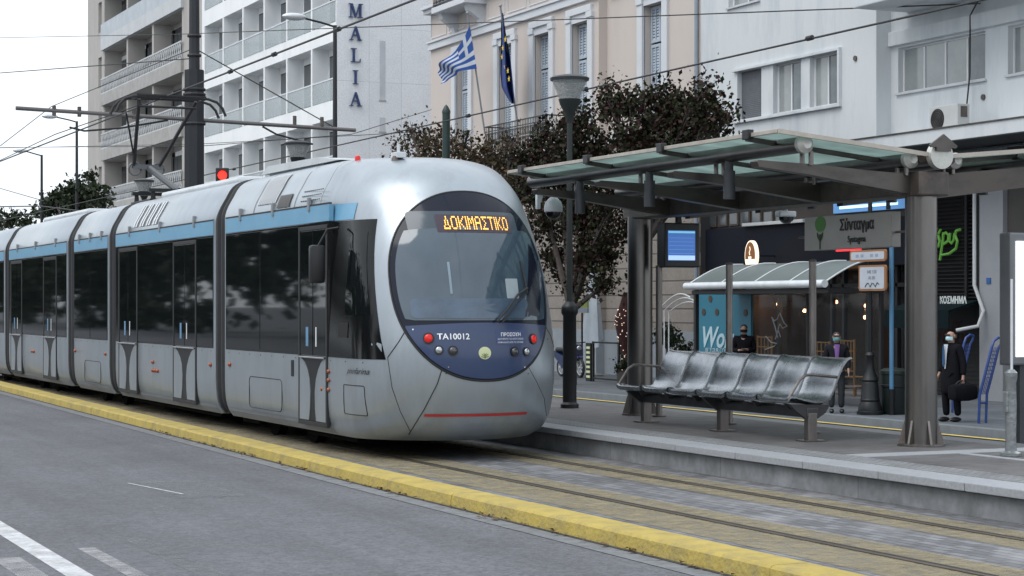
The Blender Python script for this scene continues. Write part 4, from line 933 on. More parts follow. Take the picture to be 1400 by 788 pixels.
# overhead wires
def wire(name, pts, r, label, cat='cable', sag=0, n=16, group='overhead wires'):
    out = []
    for i in range(len(pts)-1):
        a, b = Vector(pts[i]), Vector(pts[i+1])
        for k in range(n): t = k/n; p = a.lerp(b, t); p.z -= sag*4*t*(1-t); out.append(p)
    out.append(Vector(pts[-1])); mb = MB(); mb.tube(out, r, 5); o = mb.build(name, m_wire, None, smooth=True); return tag(o, label, cat, group)
def at(px, py, X): Y = yat(px, X); return (X, Y, zat(py, X, Y))
wire('contact_wire', [(8.5, 7.0, 5.37), (8.5, 38.7, 5.40), (8.5, 95, 5.42)], .016, 'thick contact wire over the tram, passing the pantograph and mast', 'contact wire')
wire('contact_wire', [(13.9, 9, 5.18), (13.9, 38.7, 5.2), (13.6, 90, 5.2)], .014, 'contact wire crossing in front of the cream building and white apartment windows', 'contact wire')
wire('span_wire', [at(1340, 5, 28.4), at(245, 47, 24), at(-60, 53, 24)], .018, 'uppermost thin span wire crossing the hotel and flags from the white building', sag=.0)
wire('span_wire', [(MX, MY, zat(80, MX, MY)), at(-40, 103, 9)], .012, 'thin wire running left from the mast into the white sky')
wire('stay_wire', [(MX, MY, zat(66, MX, MY)), at(70, 146, 9.4), at(0, 200, 9.0)], .010, 'thin stay slanting down left from the mast with small insulators')
wire('stay_wire', [(MX, MY, zat(66, MX, MY)), at(456, 174, 13.6)], .012, 'thin stay slanting down right from the mast to the cross arm end')
wire('span_wire', [at(-20, 229, 11), at(75, 184, 9.5), at(245, 125, MX)], .012, 'slanting wire rising from the left edge to the mast below the pantograph head')
wire('span_wire', [at(-20, 202, 16), at(275, 200, 16), at(480, 184, 20), at(590, 150, 27)], .012, 'low thin wire crossing the balconies behind the cross arm')
wire('span_wire', [at(-20, 203, 19), at(275, 197, 20), at(620, 178, 27)], .012, 'second low thin wire crossing the hotel toward the street trees')
wire('feeder_wire', [at(-20, 283, 12), at(55, 282, 12), at(120, 290, 12)], .02, 'short thick feeder line at the left edge over the tram roof')
wire('feeder_wire', [at(-20, 252, 12), at(60, 275, 12)], .012, 'thin line slanting down at the left edge above the tram')
for px, py, X in ((375,65,8.5),(315,98,8.5),(462,22,8.5),(800,122,13.9),(1107,60,13.9),(640,155,13.9),(320,232,13.9)):
    Y = yat(px, X); z = (5.38 if X == 8.5 else 5.19); mb = MB(); mb.cyl((X, Y-.06, z+.01), (X, Y+.06, z+.01), .035, n=8); tag(mb.build('wire_clamp', m_wire), 'small dark clamp on the %s contact wire %s' % ('tram' if X == 8.5 else 'far', {375:'over the hotel balconies at middle height',315:'lowest, near the mast',462:'highest, before the hotel letters',800:'above the round red-leaved tree',1107:'above the apartment windows',640:'by the flag pole',320:'near the red signal'}[px]), 'wire clamp', 'clamps on the contact wires')
# ------------------------------------------------------------------ buildings
XF = 28.5
def kz(k, X=XF): return H+k*X/CS                    # height of a street-parallel line of slope k toward the vanishing point
def facade(mb, X, y0, y1, z0, z1, ops, depth, back=None):
    """front of a wall facing the street with real openings (ya, yb, za, zb) and their reveals"""
    ys = sorted({y0, y1, *[v for o in ops for v in o[:2]]}); zs = sorted({z0, z1, *[v for o in ops for v in o[2:4]]})
    def inside(y, z): return any(o[0] < y < o[1] and o[2] < z < o[3] for o in ops)
    for i in range(len(ys)-1):
        run = None
        for j in range(len(zs)-1):
            if not inside((ys[i]+ys[i+1])/2, (zs[j]+zs[j+1])/2): mb.quad((X, ys[i], zs[j]), (X, ys[i], zs[j+1]), (X, ys[i+1], zs[j+1]), (X, ys[i+1], zs[j]))
    for o in ops:
        a, b, c, d = o[:4]; D = X+(o[4] if len(o) > 4 else depth)
        mb.quad((X, a, c), (D, a, c), (D, a, d), (X, a, d)); mb.quad((X, b, c), (X, b, d), (D, b, d), (D, b, c))
        mb.quad((X, a, c), (X, b, c), (D, b, c), (D, a, c)); mb.quad((X, a, d), (D, a, d), (D, b, d), (X, b, d))
        if back is None or back: mb.quad((D, a, c), (D, b, c), (D, b, d), (D, a, d))
def shell(mb, X, y0, y1, z0, z1, deep=14):
    mb.quad((X, y0, z0), (X+deep, y0, z0), (X+deep, y0, z1), (X, y0, z1)); mb.quad((X, y1, z0), (X, y1, z1), (X+deep, y1, z1), (X+deep, y1, z0))
    mb.quad((X, y0, z1), (X+deep, y0, z1), (X+deep, y1, z1), (X, y1, z1)); mb.quad((X+deep, y0, z0), (X+deep, y1, z0), (X+deep, y1, z1), (X+deep, y0, z1))
m_beige = mat('beige_render', (.40,.385,.365), .85, 0, .1, .6, .1, 20, dirt=(.26,.25,.23), dirt_amt=.45, dirt_scale=.5, stretch=(1,1,.3))
m_slab = mat('pale_slab', (.50,.52,.54), .7, 0, .06, 1, dirt=(.34,.34,.33), dirt_amt=.4, dirt_scale=.8)
m_hotel = mat('white_stucco', (.80,.82,.83), .7, 0, .04, .8, dirt=(.5,.52,.54), dirt_amt=.3, dirt_scale=.6, stretch=(1,1,.3))
m_hotelin = mat('balcony_stucco', (.48,.52,.56), .8, 0, .06, .8)
m_tiles = brickmat('white_marble_cladding', (.74,.76,.79), (.77,.79,.82), (.56,.59,.63), 1.55, 2.45, .014, 'XZ', .5, offset=0, bump=.1, var=.05, dirt=(.55,.57,.6), dirt_amt=.25)
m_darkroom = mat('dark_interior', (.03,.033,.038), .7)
m_winglass = mat('window_glass', (.05,.06,.07), .05, 0, .25, .35, spec=.9)
m_balglass = glassmat('balcony_glass', (.30,.36,.38), .6, .1)
# -- beige apartment block at the far left
b1y0, b1y1 = yat(276, XF), yat(120, XF)
b1 = thing('apartment_block', 'beige apartment block with deep balconies and lattice parapets, leftmost building', 'building', (XF, b1y0, ZP))
tops = [kz(k) for k in (.776, .659, .541, .424, .306, .189)]
cols_ = [yat(p, XF) for p in (250, 209, 174, 142)]
ops = []
for zt in tops:
    for i in range(3): ops.append((cols_[i]+.2, cols_[i+1]-.2, zt-2.75, zt, 1.2))
    ops.append((yat(139, XF), yat(134.5, XF), zt-2.3, zt-.25, .3))
mb = MB(); facade(mb, XF, b1y0, b1y1, ZP, 26, ops, 1.4); shell(mb, XF, b1y0, b1y1, ZP, 26); mb.build('wall', m_beige, b1)
for r, zt in enumerate(tops):
    y0, y1 = cols_[0]-.2, cols_[3]+.2
    mb = MB(); mb.box(XF-.18, XF+.02, y0, y1, zt-2.75-.90, zt-2.75-.12, .02); mb.build('balcony_slab', m_slab if r < 2 else mat('stained_beige_slab', (.36,.35,.34), .8, 0, .1, 1, dirt=(.2,.19,.17), dirt_amt=.5, dirt_scale=1.6), b1)
    if r >= 2:
        rl = MB(); rl.box(XF-.17, XF-.11, y0, y1, zt-1.92, zt-1.84); rl.box(XF-.17, XF-.11, y0, y1, zt-2.87, zt-2.8); o = rl.build('parapet_rail', m_slab, b1)
        la = MB(); n = int((y1-y0)/.42)
        for i in range(n):
            a = y0+(y1-y0)*i/n; b = y0+(y1-y0)*(i+1)/n; la.tube([(XF-.14, a, zt-2.8), (XF-.14, b, zt-1.9)], .035, 4); la.tube([(XF-.14, b, zt-2.8), (XF-.14, a, zt-1.9)], .035, 4)
        la.build('lattice', m_slab, o)
    else:
        rl = MB(); rl.box(XF-.17, XF-.09, y0, y1, zt-2.87, zt-1.9, .01); rl.build('parapet', mat('grey_parapet', (.42,.46,.50), .6), b1)
    for i in range(3):
        yc = (cols_[i]+cols_[i+1])/2
        fr = MB(); fr.box(XF+1.12, XF+1.18, yc-4.3, yc+3.0, zt-2.74, zt-.35); w_ = fr.build('balcony_door', m_white if (i+r) % 3 == 1 else m_darkroom, b1)  # wide dark doors stand in for the shade deep in the recess
        for k in range(7): g = MB(); g.box(XF+1.09, XF+1.115, yc-4.2+1.02*k, yc-3.26+1.02*k, zt-2.66, zt-.63); g.build('door_glass', m_winglass, w_)
# -- white hotel with glass balconies
hy0, hy1 = yat(460, XF), yat(276, XF)-.02
b2 = thing('hotel', 'white hotel with rows of glass-railed balconies and a blank side wall lettered MALIA', 'building', (XF, hy0, ZP))
hc = [yat(p, XF) for p in (460, 426, 392, 361, 332, 305, 279)]
htops = [kz(k) for k in (.60, .489, .378, .267, .156, .045)]
ops = [(hc[i]+.10, hc[i+1]-.10, zt-2.63, zt, .80) for zt in htops for i in range(6)]
mb = MB(); facade(mb, XF, hy0, hy1, ZP, 27, ops, .80)
mb.quad((XF, hy1, ZP), (XF, hy1, 27), (XF+20, hy1, 27), (XF+20, hy1, ZP)); mb.quad((XF, hy0, 27), (XF, hy1, 27), (XF+20, hy1, 27), (XF+20, hy0, 27)); mb.build('front_wall', m_hotel, b2)
mb = MB(); mb.quad((XF, hy0, ZP), (XF+20, hy0, ZP), (XF+20, hy0, 27), (XF, hy0, 27)); mb.build('side_wall', m_tiles, b2)
for zt in htops:
    for i in range(6):
        a, b = hc[i]+.10, hc[i+1]-.10
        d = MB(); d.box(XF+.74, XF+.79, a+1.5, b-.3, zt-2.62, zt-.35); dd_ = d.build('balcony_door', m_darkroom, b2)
        g = MB(); g.box(XF+.71, XF+.735, a+1.6, b-.4, zt-2.5, zt-.42); g.build('door_glass', m_winglass, dd_)
        g = MB(); g.box(XF+.01, XF+.03, a+.02, b-.02, zt-2.60, zt-1.68); bg_ = g.build('balustrade_glass', m_balglass, b2)
        q = MB(); q.box(XF-.01, XF+.05, a, b, zt-1.68, zt-1.62); q.build('handrail', m_whitemetal, bg_)
m_sign_blue = mat('hotel_letter_blue', (.03,.06,.16), .4)
lx = xat(485.5, hy0)
def serif(ch):
    """serif capitals as stroke polygons in a unit square, x centred"""
    t, T, s_ = .06, .14, .035
    A_ = [[(-.04,1),(.06,1),(-.30,0),(-.38,0)], [(-.06,1),(.08,1),(.40,0),(.22,0)], [(-.22,.33),(.22,.33),(.20,.40),(-.19,.40)], [(-.46,0),(-.18,0),(-.18,.05),(-.46,.05)], [(.12,0),(.50,0),(.50,.05),(.12,.05)]]
    return {'A': A_, 'L': [[(-.22,0),(-.06,0),(-.06,1),(-.22,1)], [(-.36,0),(.36,0),(.36,.05),(-.36,.05)], [(-.36,.95),(.08,.95),(.08,1),(-.36,1)], [(.30,.0),(.36,0),(.38,.26),(.35,.26)]],
        'I': [[(-.08,0),(.08,0),(.08,1),(-.08,1)], [(-.2,0),(.2,0),(.2,.05),(-.2,.05)], [(-.2,.95),(.2,.95),(.2,1),(-.2,1)]],
        'M': [[(-.40,0),(-.33,0),(-.33,1),(-.40,1)], [(.28,0),(.44,0),(.44,1),(.28,1)], [(-.40,1),(-.22,1),(.05,.1),(-.05,0)], [(-.05,0),(.03,0),(.34,1),(.26,1)], [(-.52,0),(-.2,0),(-.2,.05),(-.52,.05)], [(.16,0),(.56,0),(.56,.05),(.16,.05)], [(-.52,.95),(-.3,.95),(-.3,1),(-.52,1)], [(.3,.95),(.56,.95),(.56,1),(.3,1)]]}[ch]
for ch, py in (('A', -16), ('M', 15), ('A', 46), ('L', 76), ('I', 106), ('A', 136)):
    mb = MB(); zc2 = zat(py, lx, hy0); hh = .62
    for k, st in enumerate(serif(ch)): mb.prism([(lx+x*hh, zc2+(y-.5)*hh) for x, y in st], hy0-.10-.002*k, hy0-.02)
    mb.build('wall_letter', m_sign_blue, b2)
vx = xat(523, hy0)
for a, b in ((56, 137), (161, 180)):
    mb = MB(); mb.box(vx-.14, vx+.14, hy0-.006, hy0+.02, zat(b, vx, hy0), zat(a, vx, hy0)); mb.build('wall_slot', mat('slot_grey', (.52,.54,.58), .7), b2)
    mb = MB(); mb.box(vx-.17, vx+.17, hy0-.03, hy0+.02, zat(b, vx, hy0)-.06, zat(b, vx, hy0)); mb.build('slot_sill', m_beige, b2)
# -- cream neoclassical building
m_cream_wall = mat('cream_render', (.53,.475,.44), .8, 0, .07, .7, .1, 30, dirt=(.42,.37,.33), dirt_amt=.35, dirt_scale=.7, stretch=(1,1,.4))
m_trimw = mat('pale_moulding', (.58,.60,.63), .7, 0, .06, 1.5, dirt=(.4,.41,.42), dirt_amt=.4, dirt_scale=1.5)
m_shutter = mat('blue_grey_shutter', (.40,.46,.53), .6, 0, .05, 4)
m_rust = brickmat('rusticated_stone', (.25,.225,.20), (.28,.25,.225), (.11,.10,.09), 40, .42, .025, 'YZ', .85, var=.12, bump=.8, dscale=1)
cy0, cys, cy1 = yat(958, XF), yat(830, XF), yat(589, XF-.3)
b3 = thing('neoclassical_building', 'cream neoclassical building with tall shuttered windows and white mouldings', 'building', (XF, cy0, ZP))
wins = [(628, 20, XF-.3), (687, 20, XF-.3), (737, 19, XF-.3), (789, 19, XF-.3), (889, 20, XF)]
zw0, zw1 = 7.55, 11.0
zu0, zu1 = 13.6, 17.3
ops1, ops2 = [], []
for px, hwp, X in wins:
    yc = yat(px+5, X)
    for za, zb2 in ((zw0, zw1), (zu0, zu1)): (ops1 if X < XF else ops2).append((yc-.62, yc+.62, za, zb2, .42))
g0 = 2.15
mb = MB(); facade(mb, XF-.3, cys, cy1, g0+2.6, 21, ops1, .42); mb.quad((XF-.3, cys, g0+2.6), (XF, cys, g0+2.6), (XF, cys, 21), (XF-.3, cys, 21)); facade(mb, XF, cy0, cys, g0+2.6, 21, ops2, .42); shell(mb, XF, cy0, cy1, ZP, 21); mb.build('wall', m_cream_wall, b3)
mb = MB(); mb.box(XF-.34, XF+.1, cys, cy1, .95, g0+2.6); mb.box(XF-.04, XF+.1, cy0, cys, .95, g0+2.6); mb.build('rusticated_ground_floor', m_rust, b3)
mb = MB(); mb.box(XF-.40, XF+.1, cys, cy1, ZP, .95); mb.box(XF-.10, XF+.1, cy0, cys, ZP, .95); mb.build('plinth', mat('pale_stone_plinth', (.26,.29,.32), .7, 0, .1, 1.5, dirt=(.3,.31,.32), dirt_amt=.5), b3)  # plinth stone toned down to hold street-level shade in its colour
for X, a, b in ((XF-.3, cys-.02, cy1+.05), (XF, cy0, cys-.32)):
    for z, hgt, pr, nm in ((11.62, .26, .12, 'string_course'), (11.88, .07, .18, 'string_course'), (13.0, .16, .30, 'cornice'), (13.16, .12, .42, 'cornice'), (6.9, .28, .16, 'string_course')):
        q = MB(); q.box(X-pr, X+.05, a, b, z, z+hgt, .012); q.build(nm, m_trimw, b3)
    n = max(1, round((b-a)/3.3))
    for i in range(n*2):
        a2 = a+(b-a)*i/(n*2)+.15; b2_ = a+(b-a)*(i+1)/(n*2)-.15; q = MB(); q.tube([(X-.01, a2, 12.1), (X-.01, b2_, 12.1), (X-.01, b2_, 12.9), (X-.01, a2, 12.9)], .03, 4, closed=True); q.build('frieze_panel', m_trimw, b3)
def shuttered(par, X, yc, z0, z1, hw=.62):
    fr = MB()
    for a, b in ((yc-hw-.34, yc-hw+.0), (yc+hw-.0, yc+hw+.34)): fr.box(X-.09, X+.03, a, b, z0-.1, z1+.05, .01); fr.box(X-.13, X+.03, a-.03, b+.03, z1+.05, z1+.25, .02)
    fr.box(X-.12, X+.03, yc-hw-.3, yc+hw+.3, z1+.252, z1+.48, .02); fr.box(X-.05, X+.03, yc-hw, yc+hw, z1, z1+.25)
    f = fr.build('window', m_trimw, par)
    zz = [z0, z0+(z1-z0)*.66, z1]
    for s in (-1, 1):
        for k in range(2):
            q = MB(); a, b = (yc-hw+.03, yc-.015) if s < 0 else (yc+.015, yc+hw-.03); c, d = zz[k]+.03, zz[k+1]-.03
            x = X+.22; q.box(x, x+.05, a, a+.07, c, d); q.box(x, x+.05, b-.07, b, c, d); q.box(x, x+.05, a+.07, b-.07, c, c+.09); q.box(x, x+.05, a+.07, b-.07, d-.09, d)
            m = int((d-c-.18)/.085)
            for j in range(m): z = c+.09+(d-c-.18)*(j+.5)/m; q.add([(x+.045, a+.07, z+.03), (x+.045, b-.07, z+.03), (x+.028, b-.07, z-.04), (x+.028, a+.07, z-.04)], [(0,1,2,3)])
            ym2 = (a+b)/2; q.box(x-.004, x+.05, ym2-.02, ym2+.02, c, d); q.build('shutter', m_shutter, f)
    g = MB(); g.box(X+.36, X+.38, yc-hw, yc+hw, z0, z1); g.build('pane', m_winglass, f); return f
for px, hwp, X in wins:
    for za, zb2 in ((zw0, zw1), (zu0, zu1)): shuttered(b3, X, yat(px+5, X), za, zb2)
def iron_balcony(par, X, a, b, z, dep):
    s = MB(); s.box(X-dep, X+.02, a, b, z-.22, z, .02); sl_ = s.build('balcony', m_trimw, par)
    for yy in (a+.35, b-.35): s = MB(); s.prism([(X-dep*.8, z-.22), (X, z-.22), (X, z-1.1), (X-.12, z-1.05), (X-.2, z-.75), (X-dep*.7, z-.45)], yy-.14, yy+.14); s.build('bracket', m_trimw, sl_)
    r = MB(); x = X-dep+.06; r.box(x-.02, x+.02, a+.03, b-.03, z+1.0, z+1.04); r.box(x-.015, x+.015, a+.03, b-.03, z+.08, z+.11); r.box(x-.015, x+.015, a+.03, b-.03, z+.82, z+.85)
    for yy in (a+.04, b-.04): r.box(x, X, yy-.015, yy+.015, z+1.0, z+1.04); r.box(x, X, yy-.015, yy+.015, z+.08, z+.11)
    n = int((b-a)/.13)
    for i in range(n+1):
        yy = a+.04+(b-a-.08)*i/n; r.cyl((x, yy, z), (x, yy, z+1.0), .011, n=5)
        if i < n:
            yc = yy+(b-a-.08)/n/2; r.tube([(x, yc+.045*math.cos(t), z+.3+.1*math.sin(t)*1.6) for t in [k*math.pi/4 for k in range(8)]], .009, 4, closed=True); r.tube([(x, yc+.045*math.cos(t), z+.64+.1*math.sin(t)*1.4) for t in [k*math.pi/4 for k in range(8)]], .009, 4, closed=True)
    m = max(2, int(dep/.13))
    for i in range(m):
        xx = x+(X-x)*i/m
        for yy in (a+.04, b-.04): r.cyl((xx, yy, z), (xx, yy, z+1.0), .011, n=5)
    r.build('iron_railing', m_blackiron, sl_)
ya, yb = yat(748, XF-1.2), yat(664, XF-1.2); zb0 = zat(207, XF-1.2, (ya+yb)/2)
iron_balcony(b3, XF-.3, ya, yb, zb0, 1.0)
ya, yb = yat(638, XF-1.1), yat(593, XF-1.1); iron_balcony(b3, XF-.3, ya, yb, zat(12, XF-1.1, yb), .9)
mb = MB(); yy = cy0+.12; mb.cyl((XF-.08, yy, 1), (XF-.08, yy, 21), .06, n=10); mb.build('drainpipe', mat('pipe_blue_grey', (.24,.28,.33), .5), b3, smooth=True)
# -- white apartment building with shops under it
m_apt = mat('blue_white_render', (.58,.61,.63), .8, 0, .06, .9, .2, 25, dirt=(.33,.36,.40), dirt_amt=.6, dirt_scale=.9, stretch=(1,1,.22))
ay1, ays, ay0 = cy0-.01, yat(1198, XF), 20.0
XR = XF+.45
b4 = thing('white_apartment_building', 'pale blue-white apartment building with sliding windows over dark shops', 'building', (XF, ays, ZP))
def grp(px0, px1, X): return yat(px1, X), yat(px0, X)
zt1, zb1 = kz(.2116), kz(.168)
zc = 5.35                                             # underside of the first floor
wl = [grp(1008, 1041, XF), grp(1057, 1095, XF), grp(1107, 1145, XF)]
tz0, tz1 = kz(.272), kz(.272)+1.5
ops = [(a, b, zb1, zt1, .3) for a, b in wl]+[(a, b, tz0, tz1, .3) for a, b in (grp(996, 1038, XF), )]
mb = MB(); facade(mb, XF, ays, ay1, zc, 17, ops, .3); mb.quad((XF, ays, zc), (XR, ays, zc), (XR, ays, 17), (XF, ays, 17))
zr1, zr0 = kz(.2036, XR), kz(.168, XR)
wr = [grp(1228, 1347, XR), grp(1378, 1480, XR)]
ops = [(a, b, zr0, zr1, .28) for a, b in wr]
facade(mb, XR, ay0, ays, zc, 17, ops, .28); shell(mb, XR+.02, ay0, ay1, zc, 17, 12); mb.quad((XF, ay0, zc), (XF+12, ay0, zc), (XF+12, ay1, zc), (XF, ay1, zc)); mb.build('wall', m_apt, b4)
def slider(par, X, a, b, z0, z1, n=2):
    f = MB(); t = .045; x = X+.18
    f.box(x-.03, x+.05, a, b, z0, z0+t, .004); f.box(x-.03, x+.05, a, b, z1-t, z1, .004)
    for i in range(n+1): y = a+(b-a-t)*i/n; f.box(x-.03+.0*i, x+.05, y, y+t, z0+t, z1-t, .004)
    w_ = f.build('window', m_white, par)
    for i in range(n):
        q = MB(); q.box(x, x+.012, a+t+(b-a-t)*i/n, a+(b-a-t)*(i+1)/n, z0+t, z1-t); q.build('pane', m_aptglass if i else m_aptglass2, w_)
    s = MB(); s.box(X-.07, X+.1, a-.06, b+.06, z0-.06, z0, .006); s.build('sill', m_slab, w_)
m_aptglass = mat('curtained_glass', (.27,.29,.295), .08, 0, .25, .6, spec=.8)
m_aptglass2 = mat('half_dark_glass', (.10,.125,.135), .08, 0, .5, .8, spec=.8)
rs = MB(); a, b = wl[0]; rs.box(XF+.16, XF+.2, a+.22, b, zb1, zt1)
for i in range(26): z = zb1+(zt1-zb1)*i/26; rs.box(XF+.145, XF+.16, a+.22, b, z+.01, z+.04)
rs.build('roller_shutter', mat('shutter_grey', (.14,.15,.17), .6, 0, .15, 5), b4)
mb = MB(); mb.box(XF+.12, XF+.2, a, a+.2, zb1, zt1); mb.build('shutter_guide', m_apt, b4)
for a, b in wl[1:]: slider(b4, XF, a, b, zb1, zt1)
a, b = grp(996, 1038, XF); slider(b4, XF, a, b, tz0, tz1)
slider(b4, XR, *wr[0], zr0, zr1, 4); slider(b4, XR, *wr[1], zr0, zr1, 3)
a, b = wl[2][0]-.12, wl[0][1]+.15
for z0, z1 in ((zt1+.0, zt1+.08), (zb1-.10, zb1-.02)): mb = MB(); mb.box(XF-.10, XF+.02, a, b, z0, z1, .01); mb.build('window_ledge', m_apt, b4)
mb = MB(); mb.box(XF-.10, XF+.02, a-.08, a, zb1-.1, zt1+.08, .01); mb.build('window_ledge', m_apt, b4)
a, b = wr[0][0]-.02, wr[0][1]+.35; mb = MB(); mb.box(XR-.12, XR+.02, ay0, ays-.01, zr1+.06, zr1+.42, .02); mb.build('lintel_band', m_apt, b4)
# overhanging upper bay
zo = kz(.2438, 27.3); mb = MB(); mb.box(27.3, XR+.1, ay0, yat(1165, 27.3), zo, zo+2.2, .03); mb.build('upper_bay', m_apt, b4)
# long concrete canopy over the pavement
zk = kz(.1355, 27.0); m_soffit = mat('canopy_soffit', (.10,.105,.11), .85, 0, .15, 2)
mb = MB(); mb.box(27.0, 28.9, ay0, yat(1150, 27.0), zk-.30, zk, .01); cn = mb.build('street_canopy', m_apt, b4)
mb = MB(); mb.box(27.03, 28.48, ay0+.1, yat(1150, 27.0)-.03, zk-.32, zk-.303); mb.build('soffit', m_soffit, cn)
mb = MB(); mb.box(26.97, 27.1, ay0, yat(1150, 27.0), zk, zk+.03); mb.build('canopy_flashing', m_dksteel, cn)
# dark ground floor, shop colours lowered to stand for shade under the canopy
m_navyclad = mat('navy_cladding', (.007,.009,.017), .6, 0, .15, 1, spec=.15)
XG = 29.3
mb = MB()
mb.quad((XG, ay0, ZP), (XG, ay0, zc), (XG, ays+.5, zc), (XG, ays+.5, ZP)); mb.quad((XF, ay1, ZP), (XF, ay1, zc), (XG, ay1, zc), (XG, ay1, ZP)); mb.build('recess_wall', mat('shaded_recess_wall', (.04,.04,.042), .8, 0, .2, 1.5), b4)  # shade of the recess is put into this wall's dark colour
py0_, py1_ = yat(1372, XF), yat(1340, XF)
mb = MB(); mb.box(XF-.02, XF+.5, py0_, py1_, ZP, zc); mb.build('pier', mat('pale_pier_stone', (.27,.285,.31), .6, 0, .08, 1.2, dirt=(.26,.27,.29), dirt_amt=.4), b4)
mb = MB(); mb.box(XF+.2, XF+.7, ay0, py0_-.02, ZP, 3.3); mb.box(XF+.1, XF+.7, ay0, py0_-.02, 3.302, zc); mb.build('brown_shop_wall', mat('brown_grey_stone', (.06,.056,.053), .7, 0, .15, 1.3), b4)
# navy fascia and the cafe glass front
fy0, fy1 = yat(1232, XF), ay1-.02
mb = MB(); mb.box(XF+.15, XG, fy0, fy1, 2.75, 3.95); mb.build('shop_fascia', m_navyclad, b4)
mb = MB(); mb.box(XF+.35, XG, fy0, fy1, 3.952, zc); mb.build('upper_fascia', mat('dark_brown_panel', (.035,.028,.024), .5, 0, .3, 2), b4)
pz0, pz1 = 4.02, 4.62
for i in range(9):
    y = yat(1075, XF+.35)+i*.62; mb = MB(); mb.box(XF+.31, XF+.36, y, y+.5, pz0, pz1, .01); w_ = mb.build('strip_window', mat('brown_frame', (.07,.055,.045), .5), b4); q = MB(); q.box(XF+.30, XF+.312, y+.05, y+.45, pz0+.05, pz1-.05); q.build('pane', m_winglass, w_)
mb = MB(); mb.box(XF+.05, XF+.35, yat(1095, XF), yat(1012, XF), 3.96, 4.05, .01); mb.build('light_ledge', m_slab, b4)
mb = MB(); mb.box(XF+.28, XF+.36, yat(1228, XF), yat(1127, XF), 4.15, 4.8); bw = mb.build('blue_lit_window', emit('blue_lit_glass', (.10,.24,.48), .42), b4)
for z, a, b, m in ((4.66,1135,1200,'x'),(4.6,1185,1196,'y'),(4.25,1136,1215,'x')):
    mb = MB(); mb.box(XF+.265, XF+.278, yat(b, XF), yat(a, XF), z, z+.07); mb.build('ceiling_tube', emit('cool_tube', (.5,.8,.95), 1.0), bw)
mb = MB(); mb.box(XF+.25, XF+.28, yat(1205, XF), yat(1200, XF), 4.15, 4.8); mb.build('mullion', m_black, bw)
m_cafe = glassmat('cafe_glass', (.015,.016,.018), .22, .04)
mb = MB(); mb.box(XF+.62, XF+.64, fy0, fy1, ZP, 2.74); mb.build('shop_glass', m_cafe, b4)
mb = MB()
for p in (945, 1003, 1040, 1085, 1112, 1128, 1160, 1200, 1232): y = yat(p, XF); mb.box(XF+.56, XF+.68, y-.05, y+.05, ZP, 2.74)
mb.box(XF+.56, XF+.68, fy0, fy1, 2.2, 2.3); mb.build('glazing_bars', m_black, b4)
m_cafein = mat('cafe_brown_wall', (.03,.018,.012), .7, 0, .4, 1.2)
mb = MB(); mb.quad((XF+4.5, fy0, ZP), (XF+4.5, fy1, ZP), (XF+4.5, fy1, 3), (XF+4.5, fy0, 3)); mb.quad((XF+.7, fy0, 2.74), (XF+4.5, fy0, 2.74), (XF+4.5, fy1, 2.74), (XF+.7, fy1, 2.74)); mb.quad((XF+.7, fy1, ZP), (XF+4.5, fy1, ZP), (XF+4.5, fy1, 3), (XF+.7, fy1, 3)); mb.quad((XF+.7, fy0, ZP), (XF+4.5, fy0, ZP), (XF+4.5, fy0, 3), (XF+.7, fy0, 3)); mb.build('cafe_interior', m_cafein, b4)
for px, py in ((1064, 416), (1143, 413), (1184, 418), (1183, 434), (1100,425)):
    X = XF+2.2; Y = yat(px, X); z = zat(py, X, Y); mb = MB(); mb.sph((X, Y, z), .055, 6); lb = mb.build('pendant_bulb', emit('warm_bulb', (1,.5,.22), 9), b4); q = MB(); q.cyl((X, Y, z+.04), (X, Y, 2.73), .008, n=5); q.build('pendant_cord', m_black, lb)
    pl = bpy.data.lights.new('pendant_light', 'POINT'); pl.energy = 14; pl.color = (1,.6,.32); pl.shadow_soft_size = .06; po = bpy.data.objects.new('pendant_light', pl); sc.collection.objects.link(po); po.location = (X-.15, Y, z-.1)
# louvred unit with the green script sign, awning, shutter
ly0, ly1 = py1_+.25, yat(1262, XF)
mb = MB(); mb.box(XF+.3, XG, ly0, ly1, 1.9, 4.75); lv = mb.build('louvre_box', mat('louvre_black', (.015,.015,.017), .6), b4)
mb = MB()
for i in range(30): z = 1.95+2.75*i/30; mb.add([(XF+.29, ly0+.05, z), (XF+.29, ly1, z), (XF+.2, ly1, z-.05), (XF+.2, ly0+.05, z-.05)], [(0,1,2,3)])
for y in (ly0+.03, yat(1312, XF), ly1): mb.box(XF+.17, XF+.3, y-.04, y+.04, 1.9, 4.75)
mb.build('louvre_blades', mat('louvre_grey', (.02,.02,.022), .6, spec=.2), lv)
mb = MB(); mb.box(XG-.02, XG+.05, ly0-.2, fy0, ZP, 1.75); sh = mb.build('roller_door', mat('roller_grey', (.05,.05,.05), .6, .2, .2, 3), b4)
mb = MB()
for i in range(22): z = ZP+.1*i; mb.box(XG-.04, XG-.02, ly0-.2, fy0, z+.02, z+.075)
mb.build('roller_slats', MATS['roller_grey'], sh)
m_graf = mat('dark_red_graffiti', (.09,.025,.02), .7)
for z, pts in ((1.2, 'SUY'), (.9, 'TELRY')): text('graffiti', pts, .42, (XG-.05, yat(1300, XG), z), '-X', m_graf, sh, .002, shear=.3)
mb = MB(); mb.prism([(27.9,1.62),(27.95,1.58),(29.25,1.9),(29.25,2.0)], ly0+.1, fy0-.2); aw = mb.build('awning', mat('teal_awning', (.006,.014,.017), .8, spec=.1), b4)
mb = MB(); mb.box(27.86, 27.9, ly0+.1, fy0-.2, 1.18, 1.62, .005); mb.build('awning_valance', MATS['teal_awning'], aw)
